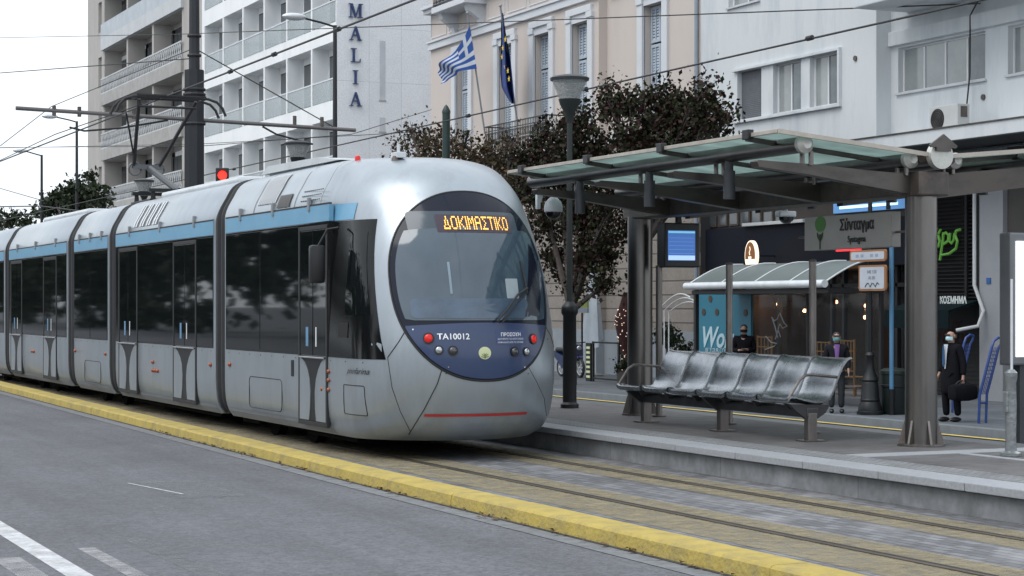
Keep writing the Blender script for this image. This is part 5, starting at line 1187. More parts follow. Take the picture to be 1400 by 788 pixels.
text('awning_lettering', 'ΚΟΣΜΗΜΑ', .22, (27.85, yat(1303, 27.85), zat(411, 27.85, yat(1303, 27.85))), '-X', mat('pale_lettering', (.55,.6,.6), .5), aw, .003, bold=.008, xs=.85)
# green script
gs = emit('green_neon', (.09,.26,.04), .2)
def stroke(pts, r=.05, X=XF+.12):
    mb = MB(); P_ = []
    for px, py in pts: Y = yat(px, X); P_.append((X, Y, zat(py, X, Y)))
    mb.tube(P_, r, 6); return mb
sgn = stroke([(1279,323),(1277,330),(1279,337),(1283,337),(1285,330),(1283,323),(1279,323)], .038).build('script_sign', gs, b4, smooth=True)
for st in ([(1283,320),(1286,314)], [(1278,318),(1281,312)], [(1290,318),(1289,330),(1285,356)], [(1289,322),(1293,318),(1297,322),(1296,330),(1290,334)], [(1299,319),(1298,330),(1301,333),(1304,328),(1305,319)], [(1313,314),(1307,316),(1306,322),(1309,330),(1307,340),(1298,347),(1287,349)]):
    stroke(st, .033).build('script_stroke', gs, sgn, smooth=True)
Yp = yat(1352, XF-.03)
mb = MB(); mb.box(XF-.045, XF-.02, yat(1356,XF), yat(1350.5,XF), zat(388,XF,Yp), zat(380,XF,Yp)); mb.build('number_plaque', mat('plaque_blue', (.03,.1,.3), .4), b4)
mb = MB(); mb.tube([(XF-.1, py1_+.08, 5.3), (XF-.1, py1_+.08, 2.2), (XF-.1, py1_-.25, 1.6), (XF-.3, py1_-.3, 1.25), (XF-.6, py1_+.1, 1.15)], .045, 8); mb.build('pipe', m_slab, b4, smooth=True)
# air conditioner on the canopy
X = 28.0; y0, y1 = yat(1320, X), yat(1274, X); Ym = (y0+y1)/2
ac = thing('air_conditioner', 'white outdoor air conditioner unit standing on the street canopy under a window', 'air conditioner', (X, Ym, zk))
mb = MB(); mb.box(X-.15, X+.2, y0+.1, y1-.1, zk+.06, zk+.66, .02); mb.box(X-.1, X-.05, y0+.2, y0+.3, zk, zk+.06); mb.build('casing', mat('aged_casing', (.42,.43,.43), .6, 0, .06, 3), ac)
mb = MB(); mb.cyl((X-.165, y1-.42, zk+.35), (X-.15, y1-.42, zk+.35), .25, n=28); fn = mb.build('fan_grille', m_black, ac, smooth=True)
mb = MB()
for k in range(1, 5): mb.tube([(X-.17, y1-.42+.055*k*math.cos(t), zk+.35+.055*k*math.sin(t)) for t in [i*math.pi/12 for i in range(24)]], .006, 4, closed=True)
mb.build('grille_rings', m_dksteel, fn)
mb = MB(); mb.box(X-.06, X+.12, y0+.085, y0+.1, zk+.35, zk+.6); mb.build('side_vents', m_dksteel, ac)
cab_ = [(XR-.1, yat(1345, XR), 9.0), (XR-.12, yat(1332, XR), 8.6), (XR-.15, yat(1333, XR), 7.2), (XR-.2, yat(1330, XR), 6.3), (XR-.4, yat(1325, XR), zk+.1)]
mb = MB(); mb.tube(cab_, .02, 5); mb.build('hanging_cable', m_wire, b4, smooth=True)
for px, py in ((1170, 80), (1345, 133)):
    X = XF if px < 1198 else XR; Y = yat(px, X); z = zat(py, X, Y); mb = MB(); mb.cyl((X-.04, Y, z), (X, Y, z), .07, n=10); mb.build('wall_vent', m_dksteel, b4)

# -- flags on the balcony
m_fb = mat('flag_blue', (.03,.10,.36), .75, 0, .08, 4); m_fw = mat('flag_white', (.62,.66,.74), .75, 0, .06, 4); m_eu = mat('eu_flag_blue', (.015,.045,.20), .75, 0, .1, 4); m_star = mat('star_yellow', (.6,.45,.06), .6)
def ip(px, py, X): Y = yat(px, X); return Vector((X, Y, zat(py, X, Y)))
A, B = ip(663, 183, 28.0), ip(639, 18, 26.8)
fl = thing('greek_flag', 'blue and white striped flag with cross flying from a slanted pole on the balcony', 'flag', A)
mb = MB(); mb.tube([A, B], .035, 8); mb.sph(B, .06, 6); mb.build('flag_pole', mat('grey_pole', (.30,.31,.32), .5), fl, smooth=True)
mb = MB(); nu, nv = 54, 36
h0, h1 = ip(642, 36, 26.9), ip(652, 94, 27.3); f0, f1 = ip(594, 99, 26.5), ip(600, 115, 26.6)
def cloth(u, v):
    p = h0.lerp(h1, v).lerp(f0.lerp(f1, v), u); b = math.sin(math.pi*u)
    p = p+Vector((.22*math.sin(7*u+2.5*v)*u+.08*math.sin(16*u+5*v)*u, 0, -.18*b*(1-v)+.30*b*v*.4))
    return tuple(p)
V = [cloth(i/nu, j/nv) for i in range(nu+1) for j in range(nv+1)]; W = nv+1; o = len(mb.v); mb.v += V
for i in range(nu):
    for j in range(nv):
        r = int(j/nv*9); c = int(i/nu*13.5)
        blue = ((r == 2 or c == 2) == False) if (r < 5 and c < 5) else r % 2 == 0
        mb.f.append((o+i*W+j, o+(i+1)*W+j, o+(i+1)*W+j+1, o+i*W+j+1)); mb.m.append(0 if blue else 1)
mb.build('flag_cloth', [m_fb, m_fw], fl, smooth=60, normals=False)
A, B = ip(708, 172, 28.0), ip(684, 8, 26.8)
fl = thing('eu_flag', 'dark blue flag with gold stars hanging limp from the right-hand slanted pole', 'flag', A)
mb = MB(); mb.tube([A, B], .035, 8); mb.sph(B, .06, 6); mb.build('flag_pole', MATS['grey_pole'], fl, smooth=True)
rows = [(18,685,688),(35,685,690),(55,685,693),(80,684,698),(100,684,700),(120,686,702),(133,693,703),(142,699,703)]
def eu(u, v):
    t = v*(len(rows)-1); i = min(len(rows)-2, int(t)); q = t-i; a, b = rows[i], rows[i+1]; py = a[0]+(b[0]-a[0])*q; l = a[1]+(b[1]-a[1])*q; r = a[2]+(b[2]-a[2])*q
    return tuple(ip(l+(r-l)*u, py, 26.9+.9*v*.6+.16*math.sin(9*u+1.5*v)))
mb = MB(); mb.grid(eu, 20, 30); mb.build('flag_cloth', m_eu, fl, smooth=60, normals=False)
for px, py in ((687.5,66),(686.5,78),(690.5,91),(694.5,97),(691,54),(696,108)):
    c = ip(px, py, 26.75+.5*(py-18)/124); mb = MB(); mb.prism([(c.y+.11*(1 if k % 2 == 0 else .42)*math.sin(k*math.pi/5), c.z+.11*(1 if k % 2 == 0 else .42)*math.cos(k*math.pi/5)) for k in range(10)], c.x-.01, c.x, 'YZ'); mb.build('star', m_star, fl)

# ------------------------------------------------------------------ trees
import numpy as np
m_bark = mat('bark', (.06,.05,.045), .9, 0, .3, 6, .5, 20)
lf_dark = leafmat('plum_leaves', [(.010,.006,.006),(.030,.010,.012),(.012,.020,.008),(.016,.009,.009),(.022,.034,.013),(.040,.015,.016),(.010,.009,.008),(.032,.044,.018),(.055,.024,.022),(.016,.027,.011),(.045,.05,.026)])
lf_brown = leafmat('autumn_leaves', [(.035,.028,.016),(.075,.05,.03),(.03,.04,.018),(.10,.065,.04),(.035,.02,.014)])
lf_green = leafmat('evergreen_leaves', [(.012,.022,.012),(.03,.045,.022),(.02,.03,.018),(.05,.055,.035)])
def leaves(blobs, n, size, seed, clump=.35, per=26, shrink=1.0):
    """leaf faces gathered in clumps through the volume of the blobs"""
    rg = np.random.default_rng(seed); vol = np.array([b[1]**3 for b in blobs]); vol = vol/vol.sum(); V = []; nc = n//per
    for c in range(nc):
        b = blobs[rg.choice(len(blobs), p=vol)]; d = rg.normal(size=3); d /= np.linalg.norm(d); r = b[1]*(rg.random()**.45)*shrink; q = np.array(b[0])+d*r*np.array([1,1,.9]); cr = clump*(.5+rg.random())
        k = int(per*(.4+1.2*rg.random())); p = q+rg.normal(size=(k,3))*cr*.45
        a = rg.normal(size=(k,3)); a /= np.linalg.norm(a, axis=1)[:,None]; t = rg.normal(size=(k,3)); bb = np.cross(a, t); bb /= np.linalg.norm(bb, axis=1)[:,None]
        s = (size*(.45+1.2*rg.random(k)**1.5))[:,None]
        V.append(np.stack([p-a*s, p+bb*s*.7, p+a*s, p-bb*s*.7], axis=1).reshape(-1,3))
    V = np.concatenate(V); m = len(V)//4; return V, np.arange(m*4).reshape(m,4)
def mesh_np(name, V, Fc, m, parent=None):
    me = bpy.data.meshes.new(name); me.from_pydata(V.tolist(), [], Fc.tolist()); me.materials.append(m); me.update(); return link(name, me, parent)
def tree(label, base, blobs, n, size, lm, seed, group='street trees', tr=.16, clump=.35, per=26, name='street_tree', trunk_top=None):
    t = thing(name, label, 'tree', base, group); base = Vector(base); rg = random.Random(seed)
    cen = sum((Vector(b[0]) for b in blobs), Vector())/len(blobs); fork = Vector((base.x, base.y, trunk_top if trunk_top else base.z+(min(b[0][2] for b in blobs)-base.z)*.75)); fork += (Vector((cen.x, cen.y, fork.z))-fork)*.3
    mb = MB(); mb.tube([base, base.lerp(fork, .4)+Vector((.05,.04,0)), fork], [tr*1.25, tr*.95, tr*.8], 10); mb.build('trunk', m_bark, t, smooth=True)
    mb = MB()
    for b in blobs:
        c = Vector(b[0]); mid = fork.lerp(c, .5)+Vector((rg.uniform(-.2,.2), rg.uniform(-.2,.2), rg.uniform(-.1,.3))); mb.tube([fork, mid, c], [tr*.6, tr*.35, tr*.12], 6)
        for k in range(7):
            d = Vector((rg.gauss(0,1), rg.gauss(0,1), rg.gauss(.3,1))).normalized(); s = mid.lerp(c, rg.random()); e = c+d*b[1]*rg.uniform(.7,1.05); mb.tube([s, s.lerp(e, .5)+Vector((0,0,.08)), e], [tr*.16, tr*.09, tr*.03], 4)
    mb.build('limbs', m_bark, t, smooth=True)
    V, Fc = leaves(blobs, n, size, seed, clump, per); mesh_np('crown', V, Fc, lm, t); return t
def bl(lst, X):
    out = []
    for px, py, r, dx in lst: x = X+dx; Y = yat(px, x); out.append(((x, Y, zat(py, x, Y)), r*(Y*CS+x*SN)/F))
    return out
TX = 23.6
tree('dark plum-leaved street tree behind the cone-headed street lamp, left of the canopy column', (TX, yat(779, TX), ZP), bl([(725,215,26,0),(752,190,28,.4),(790,178,34,0),(770,235,36,-.3),(818,215,36,.5),(728,262,26,0),(750,300,30,0),(800,290,40,.2),(838,265,34,-.3),(760,355,26,.2),(812,345,32,0),(845,320,22,.3),(790,392,18,0),(830,385,20,.2)], TX), 21000, .055, lf_dark, 11)
tree('dark plum-leaved street tree rising over the canopy roof in front of the cream building', (TX+.4, yat(874, TX+.4), ZP), bl([(832,122,16,0),(835,150,22,.2),(862,150,30,.3),(880,195,38,-.3),(905,140,30,0),(935,165,38,.3),(958,125,18,0),(968,155,28,-.2),(995,160,16,0),(930,215,40,0),(870,235,40,0),(975,205,24,0),(905,260,36,0)], TX+.4), 19500, .055, lf_dark, 12)
tree('sparse brown-leaved street tree behind the tram roof left of the balcony', (TX, yat(600, TX), ZP), bl([(545,205,16,0),(572,192,22,.3),(598,200,24,0),(585,225,26,0),(625,205,22,-.3),(650,215,22,.2),(558,172,8,0),(640,185,10,0)], TX), 3600, .055, lf_brown, 13, clump=.4, per=20)
tree('sparse brown-leaved street tree over the tram nose below the iron balcony', (TX, yat(690, TX), ZP), bl([(668,212,20,0),(690,225,24,.3),(700,195,14,0),(720,240,22,0),(735,290,20,0),(705,260,24,0),(660,235,20,0)], TX), 3800, .055, lf_brown, 14, clump=.4, per=20)
tree('dark evergreen street tree standing over the rear of the tram at the far left', (22.5, yat(105, 22.5), ZP), bl([(112,258,17,0),(95,268,20,1),(130,268,15,-1),(75,280,18,0),(145,282,12,0),(55,292,12,0),(110,285,24,0),(150,265,5,0),(122,243,8,0)], 22.5), 4200, .13, lf_green, 15, clump=.5, per=18)
tree('low dark street tree at the left picture edge behind the tram tail', (22.5, yat(20, 22.5), ZP), bl([(15,300,14,0),(35,302,12,0),(-5,305,16,0)], 22.5), 1200, .13, lf_green, 16, clump=.5, per=18)
# park wood across the street, behind the camera's left: fills the reflections in the tram's dark glass
rg = np.random.default_rng(5); blobs = []
for i in range(48):
    y = -40+i*6.4+rg.random()*2; x = -17-rg.random()*6; blobs.append(((x, y, 3.8+rg.random()*4), 2.6+rg.random()*2.2)); blobs.append(((x+1.5, y+2, 1.8), 1.8))
V, Fc = leaves(blobs, 42000, .42, 6, 1.3, 30); tag(mesh_np('park_wood', V, Fc, lf_green), 'mass of park trees across the road on the left', 'wood', kind='stuff')
# ------------------------------------------------------------------ people
def skin_mesh(V, E, root=0, sub=1):
    """V: (x, y, z, radius); grown with a Skin modifier, applied"""
    me = bpy.data.meshes.new('s'); me.from_pydata([v[:3] for v in V], E, []); o = bpy.data.objects.new('s', me); sc.collection.objects.link(o)
    o.modifiers.new('k', 'SKIN'); o.modifiers.new('u', 'SUBSURF').levels = sub
    sv = me.skin_vertices[0].data
    for i, v in enumerate(V): sv[i].radius = (v[3], v[4] if len(v) > 4 else v[3]); sv[i].use_root = i == root
    dg = bpy.context.evaluated_depsgraph_get(); dg.update(); r = bpy.data.meshes.new_from_object(o.evaluated_get(dg)); bpy.data.objects.remove(o); bpy.data.meshes.remove(me)
    r.polygons.foreach_set('use_smooth', [True]*len(r.polygons)); return r
def figure(label, loc, facing, h, coat, trousers, hair=None, shirt=None, tie=None, maskc=None, glasses=False, longcoat=False, arms='down', bald=False, beard=False, lean=0, legs=.0):
    """stands at loc looking along the world direction facing; local -Y is forward"""
    f = Vector(facing).normalized(); rz = math.atan2(f.x, -f.y); s = h/1.76
    M = Matrix.Translation(loc) @ Matrix.Rotation(rz, 4, 'Z') @ Matrix.Scale(s, 4)
    if arms == 'phone': el = ((-.25,.02,1.14),(.25,.02,1.14)); wr = ((-.09,-.24,1.15),(.07,-.24,1.17))
    elif arms == 'bag': el = ((-.25,.03,1.14),(.27,.05,1.14)); wr = ((-.27,-.08,.90),(.30,.02,.86))
    else: el = ((-.25,.04,1.14),(.25,.04,1.14)); wr = ((-.25,-.09,.92),(.25,-.09,.92))
    V = [(0,0,.96,.13,.10),(0,0,1.12,.12,.09),(0,0,1.32,.15,.10),(0,.005,1.46,.07,.06),(0,0,1.52,.052),(0,-.012,1.57,.062),(0,-.022,1.63,.074,.088),(0,-.012,1.69,.076,.092),(0,-.004,1.735,.052,.06),(0,-.112,1.625,.012),(0,-.09,1.57,.03,.02)]
    E = [(0,1),(1,2),(2,3),(3,4),(4,5),(5,6),(6,7),(7,8),(6,9),(5,10)]
    for k, sg_ in enumerate((-1, 1)):
        b = len(V); V += [(sg_*.09,0,.88,.09),(sg_*.10,-.015+legs*sg_,.50,.058),(sg_*.10,.015+legs*sg_,.15,.036)]; E += [(0,b),(b,b+1),(b+1,b+2)]
        e, w_ = el[k], wr[k]; d = (Vector(w_)-Vector(e)).normalized(); b = len(V)
        V += [(sg_*.17,.005,1.42,.062),(*e,.042),(*w_,.027),(*(Vector(w_)+d*.05),.036,.018)]; E += [(2,b),(b,b+1),(b+1,b+2),(b+2,b+3)]
        side = Vector((0,1,0)) if abs(d.z) > .6 else Vector((1,0,0)); pal = Vector(w_)+d*.085
        for q, ln in ((-1.5,.055),(-.5,.07),(.5,.066),(1.5,.05)):
            c = len(V); p0 = pal+side*q*.019; V += [(*p0,.009),(*(p0+d*ln*.55+Vector((0,-.004,0))),.008),(*(p0+d*ln+Vector((-sg_*.012,-.012,0))),.007)]; E += [(b+3,c),(c,c+1),(c+1,c+2)]
        c = len(V); p0 = Vector(w_)+d*.04+side*-.03; V += [(*p0,.011),(*(p0+d*.04+side*-.018),.009)]; E += [(b+3,c),(c,c+1)]
    me = skin_mesh(V, E); me.transform(Matrix.Translation(-Vector(loc)) @ M); me.materials.clear(); me.materials.append(mat('skin', (.36,.22,.17), .55, 0, .08, 5))
    body = bpy.data.objects.new('person', me); sc.collection.objects.link(body); body.location = loc; tag(body, label, 'person', 'people waiting on the far pavement')
    def child(nm, me_, m_):
        me_.transform(M); me_.materials.clear(); me_.materials.append(m_); return link(nm, me_, body)
    def mbc(nm, mb, m_, sm=True): mb.v = [tuple(M @ Vector(v)) for v in mb.v]; return mb.build(nm, m_, body, smooth=sm)
    # trousers and shoes
    V = [(0,0,.97,.155,.115)]; E = []
    for sg_ in (-1, 1):
        b = len(V); V += [(sg_*.095,0,.86,.105,.10),(sg_*.105,-.015+legs*sg_,.50,.08),(sg_*.105,.015+legs*sg_,.10,.068)]; E += [(0,b),(b,b+1),(b+1,b+2)]
    child('trousers', skin_mesh(V, E), trousers)
    mb = MB()
    for sg_ in (-1, 1): mb.sph((sg_*.11, -.055+legs*sg_, .045), .145, 8, (.38, 1, .34))
    mbc('shoes', mb, m_black)
    # jacket or coat, open over the shirt at the chest
    zl = .52 if longcoat else .88
    V = [(0,.01,1.40,.165,.115),(0,.005,1.20,.18,.135),(0,0,1.0,.19,.145)]; E = [(0,1),(1,2)]
    if longcoat: V = [(0,.01,1.40,.185,.135),(0,.005,1.20,.215,.16),(0,0,1.0,.23,.18)]+[(0,0,.78,.245,.195),(0,0,zl+.05,.25,.20),(0,0,zl,.24,.19)]; E += [(2,3),(3,4),(4,5)]
    else: V += [(0,0,zl,.185,.145)]; E += [(2,3)]
    for k, sg_ in enumerate((-1, 1)):
        b = len(V); e, w_ = el[k], Vector(wr[k]); w2 = w_+(Vector(e)-w_).normalized()*.03
        V += [(sg_*.185,.01,1.43,.085),(e[0],e[1],e[2],.07),(*w2,.055)]; E += [(0,b),(b,b+1),(b+1,b+2)]
    child('coat' if longcoat else 'jacket', skin_mesh(V, E), coat)
    mb = MB(); mb.lathe([(.09,1.43),(.085,1.50),(.072,1.52),(.06,1.5)], (0,.01,0), 16); mbc('collar', mb, coat)
    if shirt:
        mb = MB(); mb.grid(lambda u, v: ((u-.5)*(.03+.085*v**.7), (-.166 if longcoat else -.150)-.012*math.cos((u-.5)*3)+.055*max(0, v-.6), 1.02+.47*v), 6, 8); mbc('shirt_front', mb, shirt)
    if tie:
        mb = MB(); mb.prism([(-.014,1.46),(.014,1.46),(.026,1.12),(0,1.06),(-.026,1.12)], -.215, -.20); mbc('tie', mb, tie)
    if maskc:
        mb = MB(); mb.grid(lambda u, v: (math.sin((u-.5)*2.7)*.083, -.022-math.cos((u-.5)*2.7)*(.098+.012*math.sin(math.pi*v)), 1.565+.072*v), 10, 5); mbc('face_mask', mb, maskc)
    mb = MB()
    for sg_ in (-1, 1): mb.sph((sg_*.08, .0, 1.645), .024, 5, (.5,.8,1.3))
    mbc('ears', mb, MATS['skin'])
    mb = MB()
    if glasses: mb.box(-.075, .075, -.118, -.10, 1.655, 1.685, .006); mbc('glasses', mb, m_black)
    else:
        for sg_ in (-1, 1): mb.sph((sg_*.033, -.098, 1.665), .011, 5, (1.2,.6,.7))
        mbc('eyes', mb, m_black)
    mh = mat('short_dark_hair', (.03,.025,.022), .8, 0, .2, 20) if not bald else mat('grey_stubble_hair', (.12,.10,.09), .8)
    mb = MB()
    if bald: mb.grid(lambda u, v: (math.cos(math.pi*(u*1.0))*.086, .015+math.sin(math.pi*u)*.078, 1.61+.07*v), 14, 3)
    else: mb.grid(lambda u, v: (math.cos(2*math.pi*u)*.087*math.cos(v*1.5), .008+math.sin(2*math.pi*u)*.098*math.cos(v*1.5), 1.66+.095*math.sin(v*1.5)+(-.035 if math.sin(2*math.pi*u) > 0 else .012)*(1-v)), 20, 6)
    mbc('hair', mb, mh)
    return body, M
m_blackcloth = mat('black_coat_cloth', (.009,.009,.012), .9, 0, .2, 8, spec=.08); m_dkcloth = mat('dark_jacket_cloth', (.016,.016,.021), .9, 0, .2, 8, spec=.1); m_greytr = mat('grey_trouser_cloth', (.035,.038,.044), .9, 0, .15, 8, spec=.1)
left = Vector((-CS, SN, 0)); tow = Vector((-SN, -CS, 0))
man, MM = figure('bald man in long black coat with blue tie and pale face mask holding a bag', (22.7, 29.8, ZP+.004), left*1.0+tow*.55, 1.73, m_blackcloth, m_blackcloth, shirt=mat('white_shirt', (.5,.55,.62), .7), tie=mat('blue_tie', (.02,.09,.20), .5), maskc=mat('blue_face_mask', (.40,.62,.70), .7), glasses=True, longcoat=True, arms='bag', bald=True, legs=.05)
hp = MM @ Vector((.31, .0, .78))
bag = thing('travel_bag', 'black soft holdall hanging from the hand of the man in the long coat', 'bag', (hp.x, hp.y, hp.z-.35))
mb = MB(); dirv = (MM.to_3x3() @ Vector((0,1,0))).normalized(); 
def bp_(a, b, c): return tuple(Vector((hp.x, hp.y, hp.z))+dirv*a+dirv.cross(Vector((0,0,1)))*b+Vector((0,0,c)))
vs = []; prof_ = [(-.29,.06,.09),(-.27,.11,.14),(-.1,.125,.165),(.1,.125,.165),(.27,.11,.14),(.29,.06,.09)]
for a, w_, hh in prof_:
    for k in range(14): t = 2*math.pi*k/14; vs.append(bp_(a, w_*math.copysign(abs(math.cos(t))**.6, math.cos(t)), -.20+hh*math.copysign(abs(math.sin(t))**.6, math.sin(t))))
mb.add(vs, [(i*14+k, i*14+(k+1) % 14, (i+1)*14+(k+1) % 14, (i+1)*14+k) for i in range(5) for k in range(14)]+[list(range(14)), list(range(70, 84))]); mb.build('bag_body', m_blackcloth, bag, smooth=True)
for b in (-.06, .06): mb = MB(); mb.tube([bp_(-.13, b, -.06), bp_(-.08, b*.5, .0), bp_(0, 0, .035), bp_(.08, b*.5, .0), bp_(.13, b, -.06)], .011, 6); mb.build('handle', m_black, bag, smooth=True)
figure('man in dark jacket and purple shirt with green face mask by the iron lamp', (22.4, 33.2, ZP+.004), tow*1.0+left*.1, 1.66, m_dkcloth, m_greytr, shirt=mat('purple_shirt', (.17,.08,.27), .8), maskc=mat('green_face_mask', (.10,.26,.27), .7), glasses=True, arms='down')
Yp = yat(1017, 23.75)
pp, PM = figure('person in dark clothes looking down at a phone in front of the teal poster', (23.75, Yp, ZP+.004), tow*1.0+left*.15, 1.76, m_blackcloth, m_blackcloth, maskc=m_dkcloth, arms='phone')
q = PM @ Vector((-.01, -.34, 1.17)); mb = MB(); mb.box(q.x-.04, q.x+.04, q.y-.05, q.y+.03, q.z, q.z+.012, .003); tag(mb.build('phone', m_black), 'dark phone held in both hands by the person at the poster', 'phone')

# ------------------------------------------------------------------ bus shelter on the far pavement
bx0, bx1 = 23.0, 24.55; by0, by1 = yat(1127, bx0), yat(940, bx0)
bs = thing('bus_shelter', 'bus shelter with curved milky roof and teal poster in front of the cafe', 'bus shelter', ((bx0+bx1)/2, (by0+by1)/2, ZP))
zb = 2.21
arc = [(bx0+.02+1.5*math.sin(a), zb+.02+.46*(1-math.cos(a))/(1)*1.0) for a in ()]
arc = [(bx0+(bx1-bx0)*t, zb+.50*math.sin(min(1, t*1.15)*math.pi/2)) for t in [k/10 for k in range(11)]]
mb = MB(); n = len(arc); vs = [(x, by0, z) for x, z in arc]+[(x, by1, z) for x, z in arc]+[(x, by0, z-.015) for x, z in arc]+[(x, by1, z-.015) for x, z in arc]
mb.add(vs, [(i, i+1, n+i+1, n+i) for i in range(n-1)]+[(2*n+i, 3*n+i, 3*n+i+1, 2*n+i+1) for i in range(n-1)]); mb.build('curved_roof', glassmat('milky_roof_sheet', (.13,.165,.165), .85, .3), bs, smooth=60)
for i in range(5):
    y = by0+(by1-by0)*i/4; mb = MB(); mb.tube([(x, y, z+.01) for x, z in arc], .02, 6); mb.build('roof_hoop', m_whitemetal, bs, smooth=True)
mb = MB(); mb.cyl((bx0-.02, by0-.05, zb-.02), (bx0-.02, by1+.05, zb-.02), .085, n=14); mb.build('front_gutter', m_whitemetal, bs, smooth=True)
mb = MB(); mb.box(bx0+.1, bx1, by0+.02, by1-.02, zb-.22, zb-.12, .01); mb.build('header', m_black, bs)
for y in (by0+.08, (by0+by1)/2, by1-.08): mb = MB(); mb.box(bx1-.08, bx1, y-.04, y+.04, ZP, zb+.4, .01); mb.build('post', m_black, bs)
mb = MB(); mb.box(bx0+.15, bx0+.25, by1-.12, by1-.02, ZP, zb-.1, .01); mb.build('post', m_black, bs)
mb = MB(); mb.box(bx1-.04, bx1-.025, by0+.12, by1-.12, ZP+.3, zb+.35); mb.build('back_glass', glassmat('shelter_glass', (.05,.06,.065), .18, .03), bs)
for z in (.45,): mb = MB(); mb.box(bx1-.55, bx1-.15, by0+.3, (by0+by1)/2+.6, ZP+z-.04, ZP+z, .01); mb.build('seat', m_dksteel, bs)
pa, pb = yat(953, 24.45), yat(1029, 24.45); zt_, zq = zat(402, 24.45, pa), zat(492, 24.45, pa)
mb = MB(); mb.box(24.40, 24.46, pb, pa, ZP+.25, zt_, .005); po_ = mb.build('poster', mat('teal_poster', (.02,.15,.225), .45, 0, .05, 2), bs)
m_ptx = mat('poster_lettering', (.38,.52,.58), .5)
text('poster_lettering', 'Wolt', .72, (24.39, yat(958, 24.4), zat(463, 24.4, yat(985, 24.4))), '-X', m_ptx, po_, .003, shear=.3, bold=.016, align='LEFT')
text('poster_lettering', 'BE YOUR COURIER', .16, (24.39, yat(984, 24.4), zat(479.5, 24.4, yat(975, 24.4))), '-X', m_ptx, po_, .003)
for px, py in ((971,409),(962,427),(980,427),(1019,428)):
    Y = yat(px, 24.39); z = zat(py, 24.39, Y); mb = MB(); mb.cyl((24.385, Y, z), (24.4, Y, z), .085, n=16); d_ = mb.build('food_picture', mat('food_brown', (.06,.035,.02), .6, 0, .5, 12), po_)
m_scr = mat('white_marker', (.35,.38,.40), .6)
def scr(pts): 
    mb = MB(); mb.tube([(24.49, yat(a, 24.49), zat(b, 24.49, yat(a, 24.49))) for a, b in pts], .014, 4); mb.build('scribble', m_scr, bs)
scr([(1055,434),(1059,439),(1063,436),(1065,430)]); scr([(1066,428),(1072,442),(1076,446),(1070,449),(1066,443),(1060,464),(1064,452),(1067,461)]); scr([(1047,460),(1054,468),(1062,470),(1058,474),(1046,478)]); scr([(1056,436),(1060,448),(1063,462)])
# oval coffee sign over the shelter
X = 27.9; Y = yat(1027.5, X); zc_ = zat(350, X, Y); rx, rz_ = .29, .42
cs_ = thing('oval_sign', 'lit oval coffee-cup sign above the bus shelter roof', 'shop sign', (X, Y, zc_))
mb = MB(); mb.prism([(Y+rx*math.cos(t), zc_+rz_*math.sin(t)) for t in [k*math.pi/18 for k in range(36)]], X-.04, X+.06, 'YZ'); mb.build('lit_rim', emit('warm_white_sign', (.85,.72,.55), .9), cs_)
tp = [(Y+rx*.86*math.cos(t), zc_+rz_*.9*math.sin(t)) for t in [R(a) for a in range(-14, 195, 8)]]
mb = MB(); mb.prism(tp, X-.05, X-.04, 'YZ'); mb.build('brown_field', mat('brown_sign', (.13,.055,.02), .5, emis=(.3,.12,.04), estr=.35), cs_)
mb = MB(); mb.prism([(Y-.075, zc_-.02),(Y+.075, zc_-.02),(Y+.05, zc_-.13),(Y-.05, zc_-.13)], X-.06, X-.05, 'YZ'); mb.tube([(X-.055, Y, zc_+.02), (X-.055, Y+.03, zc_+.09), (X-.055, Y-.02, zc_+.17), (X-.055, Y+.01, zc_+.25)], .014, 5); mb.build('cup_emblem', MATS['warm_white_sign'], cs_)
mb = MB(); mb.box(X+.06, XF+.2, Y-.02, Y+.02, zc_-.02, zc_+.02); mb.build('bracket', m_black, cs_)
# red lit strip sign behind the station sign
Ya, Yb_ = yat(1145, 27.6), yat(1178, 27.6); z = zat(342.5, 27.6, Ya); mb = MB(); mb.box(27.55, 27.6, Yb_, Ya, z-.03, z+.04); tag(mb.build('red_strip_sign', emit('red_strip', (.9,.03,.04), .9)), 'thin red glowing strip sign under the station name board', 'shop sign')
# wooden lattice chairs in front of the cafe
m_wood = mat('orange_wood', (.24,.125,.04), .6, 0, .15, 6)
for px0, px1, py0, lab in ((1036,1055,459,'wooden lattice cafe chair by the person with the phone'), (1112,1134,466,'wooden lattice cafe chair left of the man in the purple shirt'), (1150,1168,464,'wooden lattice cafe chair between the purple-shirted man and the iron lamp base')):
    X = 26.8; Y0, Y1 = yat(px1, X), yat(px0, X); t = thing('cafe_chair', lab, 'chair', (X, (Y0+Y1)/2, ZP), 'wooden cafe chairs'); zt2 = zat(py0, X, Y1); ZT = ZP+.45
    for y in (Y0, Y1):
        for x in (X, X+.42): mb = MB(); mb.box(x-.02, x+.02, y-.02, y+.02, ZP, zt2 if x == X else ZT, .004); mb.build('leg', m_wood, t)
    mb = MB(); mb.box(X-.02, X+.44, Y0-.03, Y1+.03, ZT, ZT+.03, .006); mb.build('seat', m_wood, t)
    mb = MB()
    for k in range(4): z = ZT+.15+(zt2-ZT-.2)*k/3; mb.box(X-.012, X+.012, Y0, Y1, z, z+.03)
    for k in range(1, 4): y = Y0+(Y1-Y0)*k/4; mb.box(X-.01, X+.01, y-.012, y+.012, ZT+.15, zt2-.02)
    mb.build('backrest', m_wood, t)

